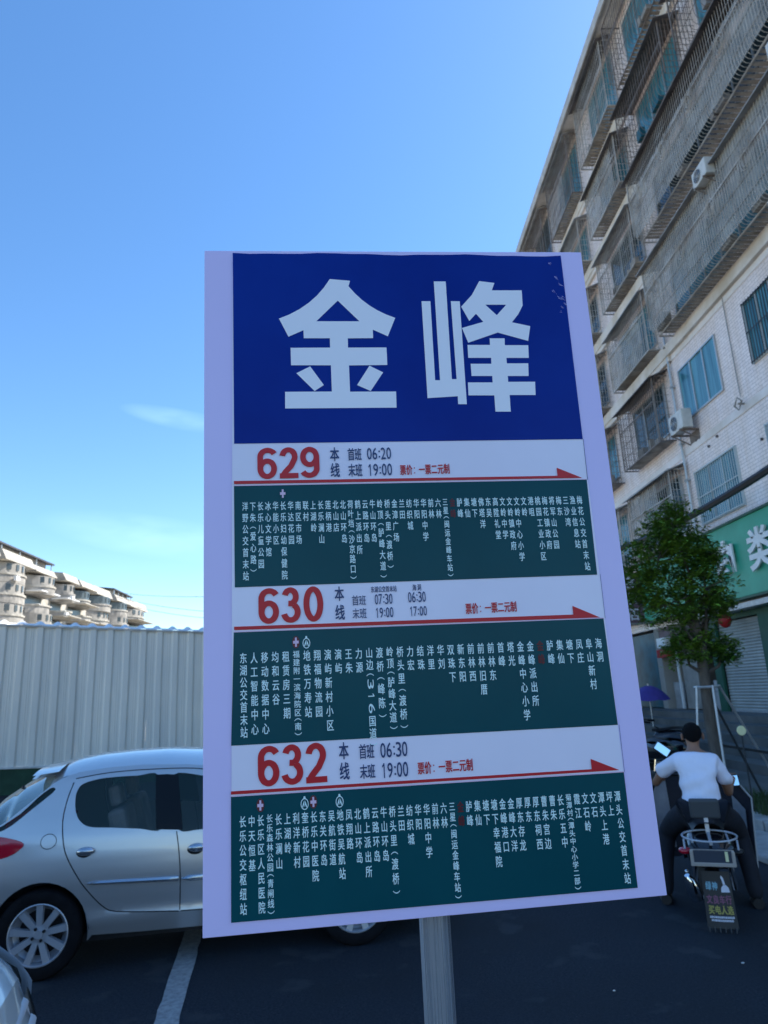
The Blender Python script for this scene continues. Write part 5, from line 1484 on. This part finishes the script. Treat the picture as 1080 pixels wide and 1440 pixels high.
for R in ROUTES:
    tp = panel('route_panel', [(R['l0'], R['v0']), (R['r0'], R['vr0']), (R['r1'], R['vr1']), (R['l1'], R['v1'])], M['teal'], L2); sub(tp, SGW)
    rp = MB()
    # route number
    for ki, (ch, (a, b)) in enumerate(zip(R['n'], R['dig'][4])): bold_digit(rp, ch, a, b, R['dig'][2], R['dig'][3])
    rp.build('route_number', M['red'], sg)
    nv = MB()
    b = R['ben']; vput(nv, '本', b[0], b[1], b[2], b[3], L3, .018, True); vput(nv, '线', b[0], b[1], b[4], b[5], L3, .018, True)
    q = R['sb']; mid = (q[0]+q[1])/2
    offs = .016 if R['n'] != '630' else .004
    vput(nv, '首', q[0], mid-.0003, q[2], q[3], L3, offs, True); vput(nv, '班', mid+.0003, q[1], q[2]+.0004, q[3], L3, offs, True)
    vput(nv, '末', q[0], mid-.0003, q[4], q[5], L3, offs, True); vput(nv, '班', mid+.0003, q[1], q[4], q[5], L3, offs, True)
    for s_, u0, u1, v0, v1 in R['tm']:
        cw = (u1-u0)/4.55
        x = u0
        for ch in s_:
            if ch == ':':
                for vc in (v0+(v1-v0)*.32, v0+(v1-v0)*.78):
                    h = (v1-v0)*.07; nv.add([S(x+cw*.12, vc-h, L3), S(x+cw*.36, vc-h, L3), S(x+cw*.36, vc+h, L3), S(x+cw*.12, vc+h, L3)], [(0,1,2,3)])
                x += cw*.55
            else:
                w = cw*.84
                if ch == '1':
                    a_, b_ = x+w*.42, x+w*.62; fl_ = (v1-v0)
                    nv.add([S(a_, v0, L3), S(b_, v0, L3), S(b_, v1, L3), S(a_, v1, L3)], [(0,1,2,3)])
                    nv.add([S(a_, v0+fl_*.04, L3), S(a_, v0+fl_*.20, L3), S(x+w*.14, v0+fl_*.30, L3), S(x+w*.14, v0+fl_*.18, L3)], [(0,1,2,3)])
                else: vput(nv, ch, x, x+w, v0, v1, L3, .010 if R['n'] != '630' else .004, True)
                x += cw
    if R['n'] == '630':
        for i, ch in enumerate('东湖公交首末站'): vput(nv, ch, .2406+i*.00549, .2406+i*.00549+.0053, .5545, .5640, L3, .014)
        for i, ch in enumerate('海洞'): vput(nv, ch, .3021+i*.0074, .3021+i*.0074+.0058, .5540, .5640, L3, .014)
    nv.build('timetable_text', M['navy'], sg)
    # fare note
    fr_ = MB(); u0, u1, v0, v1 = R['pj']; st = '票价:一票二元制'; cw = (u1-u0)/8.0
    for i, ch in enumerate(st):
        if ch == ':':
            for vc in (v0+(v1-v0)*.35, v0+(v1-v0)*.8):
                h = .0009; x = u0+cw*2.25; fr_.add([S(x, vc-h, L3), S(x+.0014, vc-h, L3), S(x+.0014, vc+h, L3), S(x, vc+h, L3)], [(0,1,2,3)])
        else:
            x = u0+cw*(i+(0.0 if i < 2 else 0.0)); vput(fr_, ch, x, x+cw*.98, v0, v1, L3, .022)
    fr_.build('fare_text', M['red'], sg)
    r = R['red']; panel('route_arrow', r, M['red'], L3)
    # pale hairline under the arrow
    panel('hairline', [(R['l0'], R['v0']-.0006), (R['r0'], R['vr0']-.0012), (R['r0'], R['vr0']+.0002), (R['l0'], R['v0']+.0008)], M['pink'], L3)
    # station names
    st = MB(); rs = MB(); n = len(R['cols'])
    for i, nme in enumerate(R['cols']):
        t = i/(n-1); uc = R['c0'][0]+(R['c1'][0]-R['c0'][0])*t; vt = R['c0'][1]+(R['c1'][1]-R['c0'][1])*t
        uc += (-.0022 if R['n'] == '629' else -.0020)*0
        tgt, c = st, nme
        if nme.startswith('*'): tgt = rs; c = nme[1:]
        k = sum(.62 if ch in '()' else 1.0 for ch in c)
        if c == '山边(316国道)': k = 7.0
        pt = min(R['pitch'], R['hmax']/k); chh = min(R['ch'], pt*.93); wd = R['cw']*(1.0 if pt > R['pitch']*.8 else .93)
        v = vt
        for ch in c:
            if ch in '()':
                hh = pt*.62
                # arc bracket lying across the column
                m0 = v+hh*.5; sgn = 1 if ch == '(' else -1; pp = []
                for a in range(9):
                    w = (a/8-.5); pp.append((uc+w*wd*1.0, m0-sgn*(.0026)*(1-4*w*w)+sgn*.0012))
                vs = [S(p[0], p[1]-.0005, L3) for p in pp]+[S(p[0], p[1]+.0005, L3) for p in pp][::-1]
                for a in range(8): tgt.add([S(pp[a][0], pp[a][1]-.0006, L3), S(pp[a+1][0], pp[a+1][1]-.0006, L3), S(pp[a+1][0], pp[a+1][1]+.0006, L3), S(pp[a][0], pp[a][1]+.0006, L3)], [(0,1,2,3)])
                v += hh
            elif ch in '0123456789':
                if ch == '1':
                    vm = v+pt*.45; tgt.add([S(uc-wd*.42, vm-.0007, L3), S(uc+wd*.42, vm-.0007, L3), S(uc+wd*.42, vm+.0007, L3), S(uc-wd*.42, vm+.0007, L3)], [(0,1,2,3)])
                    tgt.add([S(uc+wd*.42, vm-.0007, L3), S(uc+wd*.28, vm-.0007, L3), S(uc+wd*.16, vm-.0035, L3), S(uc+wd*.28, vm-.0035, L3)], [(0,1,2,3)])
                else: vput(tgt, ch, uc-wd*.42, uc+wd*.42, v+.001, v+pt*.85, L3, .0, True, rot=True)
                v += pt
            else:
                vput(tgt, ch, uc-wd/2, uc+wd/2, v, v+chh, L3, .014); v += pt
        if i in R['icons']:
            vi = vt-.0185 if R['icons'][i] == '+' else vt-.0135
            if R['icons'][i] == '+':
                rd_ = MB().prism([(uc+.0052*cos(a*pi/8), vi+.007+.0085*sin(a*pi/8)) for a in range(16)], lambda u, v: S(u, v, L3), lambda u, v: S(u, v, L3-.0003)).build('hospital_dot', M['darkred'] if R['n'] != '629' else M['teal'], tp)
                cr = MB()
                cr.add([S(uc-.0013, vi+.0005, L4), S(uc+.0013, vi+.0005, L4), S(uc+.0013, vi+.0135, L4), S(uc-.0013, vi+.0135, L4)], [(0,1,2,3)])
                cr.add([S(uc-.0040, vi+.0050, L4+.0002), S(uc+.0040, vi+.0050, L4+.0002), S(uc+.0040, vi+.0090, L4+.0002), S(uc-.0040, vi+.0090, L4+.0002)], [(0,1,2,3)])
                cr.build('hospital_cross', M['pink'], tp)
            else:
                mt_ = MB(); vc = vi+.004
                for a in range(16):
                    a0, a1 = a*pi/8, (a+1)*pi/8
                    mt_.add([S(uc+.0054*cos(a0), vc+.0075*sin(a0), L3), S(uc+.0054*cos(a1), vc+.0075*sin(a1), L3), S(uc+.0044*cos(a1), vc+.0063*sin(a1), L3), S(uc+.0044*cos(a0), vc+.0063*sin(a0), L3)], [(0,1,2,3)])
                for sx in (-1, 1):
                    mt_.add([S(uc+sx*.0004, vc-.0050, L3), S(uc+sx*.0020, vc-.0010, L3), S(uc+sx*.0034, vc+.0036, L3), S(uc+sx*.0022, vc+.0046, L3), S(uc+sx*.0014, vc+.0010, L3), S(uc+sx*.0004, vc+.0040, L3)], [(0,1,2,3,4,5)])
                mt_.add([S(uc-.0016, vc-.0072, L3), S(uc+.0016, vc-.0072, L3), S(uc+.0010, vc-.0100, L3), S(uc-.0010, vc-.0100, L3)], [(0,1,2,3)])
                mt_.build('metro_mark', M['smallletter'], tp)
    st.build('station_names', M['smallletter'], tp)
    if rs.v: rs.build('current_stop_name', M['darkred'], tp)
# fine line along the sheet's right edge
panel('sheet_edge_line', [(.5905, .3352), (.5911, .3352), (.5900, .4022), (.5893, .4022)], M['navy'], L2)
panel('sheet_edge_line', [(.5905, .5510), (.5910, .5510), (.5902, .6180), (.5897, .6180)], M['navy'], L2)
panel('sheet_edge_line', [(.5905, .7710), (.5910, .7710), (.5902, .8360), (.5897, .8360)], M['navy'], L2)
# pole behind the board
pc = S(.309, 1.0, -.040)
s = MB(); hw_ = .0205; ch_ = .006
oc = [(-hw_, -hw_+ch_), (-hw_+ch_, -hw_), (hw_-ch_, -hw_), (hw_, -hw_+ch_), (hw_, hw_-ch_), (hw_-ch_, hw_), (-hw_+ch_, hw_), (-hw_, hw_-ch_)]
rot_ = radians(-14)
s.prism([(pc.x+x*cos(rot_)-y*sin(rot_), pc.y+x*sin(rot_)+y*cos(rot_)) for x, y in oc], lambda x, y: (x, y, 2.60), lambda x, y: (x, y, 0.01))
s.build('pole', M['steel'], sg)
s = MB()
for v in (.12, .5, .88): s.box(pc.x-.045, pc.x+.045, pc.y-.027, pc.y+.030, SO.z-v*K-.015, SO.z-v*K+.015)
s.build('clamp', M['steel'], sg)
MB().lathe([(.19, 0), (.20, .02), (.19, .05), (.05, .075)], 28, (pc.x, pc.y, 0)).build('base', M['concrete'], sg)

# litter specks on the road
random.seed(31)
LIT = [(0.42, 3.05, .016, 'white scrap of paper on the road just right of the sign pole'),
       (0.52, 3.80, .010, 'tiny pale scrap on the road beyond the sign pole'),
       (2.42, 5.2, .012, 'small pale scrap on the road below the scooter'),
       (1.45, 4.9, .010, 'small grey scrap on the road under the board corner'),
       (1.05, 2.9, .008, 'thin pale chip on the asphalt at the bottom right'),
       (2.1, 3.9, .008, 'pale chip on the asphalt between pole and scooter'),
       (3.9, 6.9, .018, 'crumpled pale scrap on the road right of the scooter'),
       (4.4, 7.2, .016, 'pale scrap of paper by the kerb right of the scooter')]
for x, y, r, lb in LIT:
    s = MB(); s.sphere((0, 0, r*.35), r, r*.7, r*.4, 7, 5); s.v = [(p[0]*random.uniform(.7, 1.25), p[1]*random.uniform(.7, 1.25), p[2]) for p in s.v]
    o = s.build('paper_scrap', M['paper']); o.location = (x, y, .003); tag(o, lb, 'litter', 'scraps of litter on the road')
s = MB(); s.box(3.95, 4.62, 7.55, 8.9, .0, .075)
tag(s.build('concrete_slab', M['kerbstone'], bevel=.02), 'low pale concrete slab lying against the kerb right of the scooter', 'slab')

for o in bpy.data.objects:
    if '_world' in o: del o['_world']
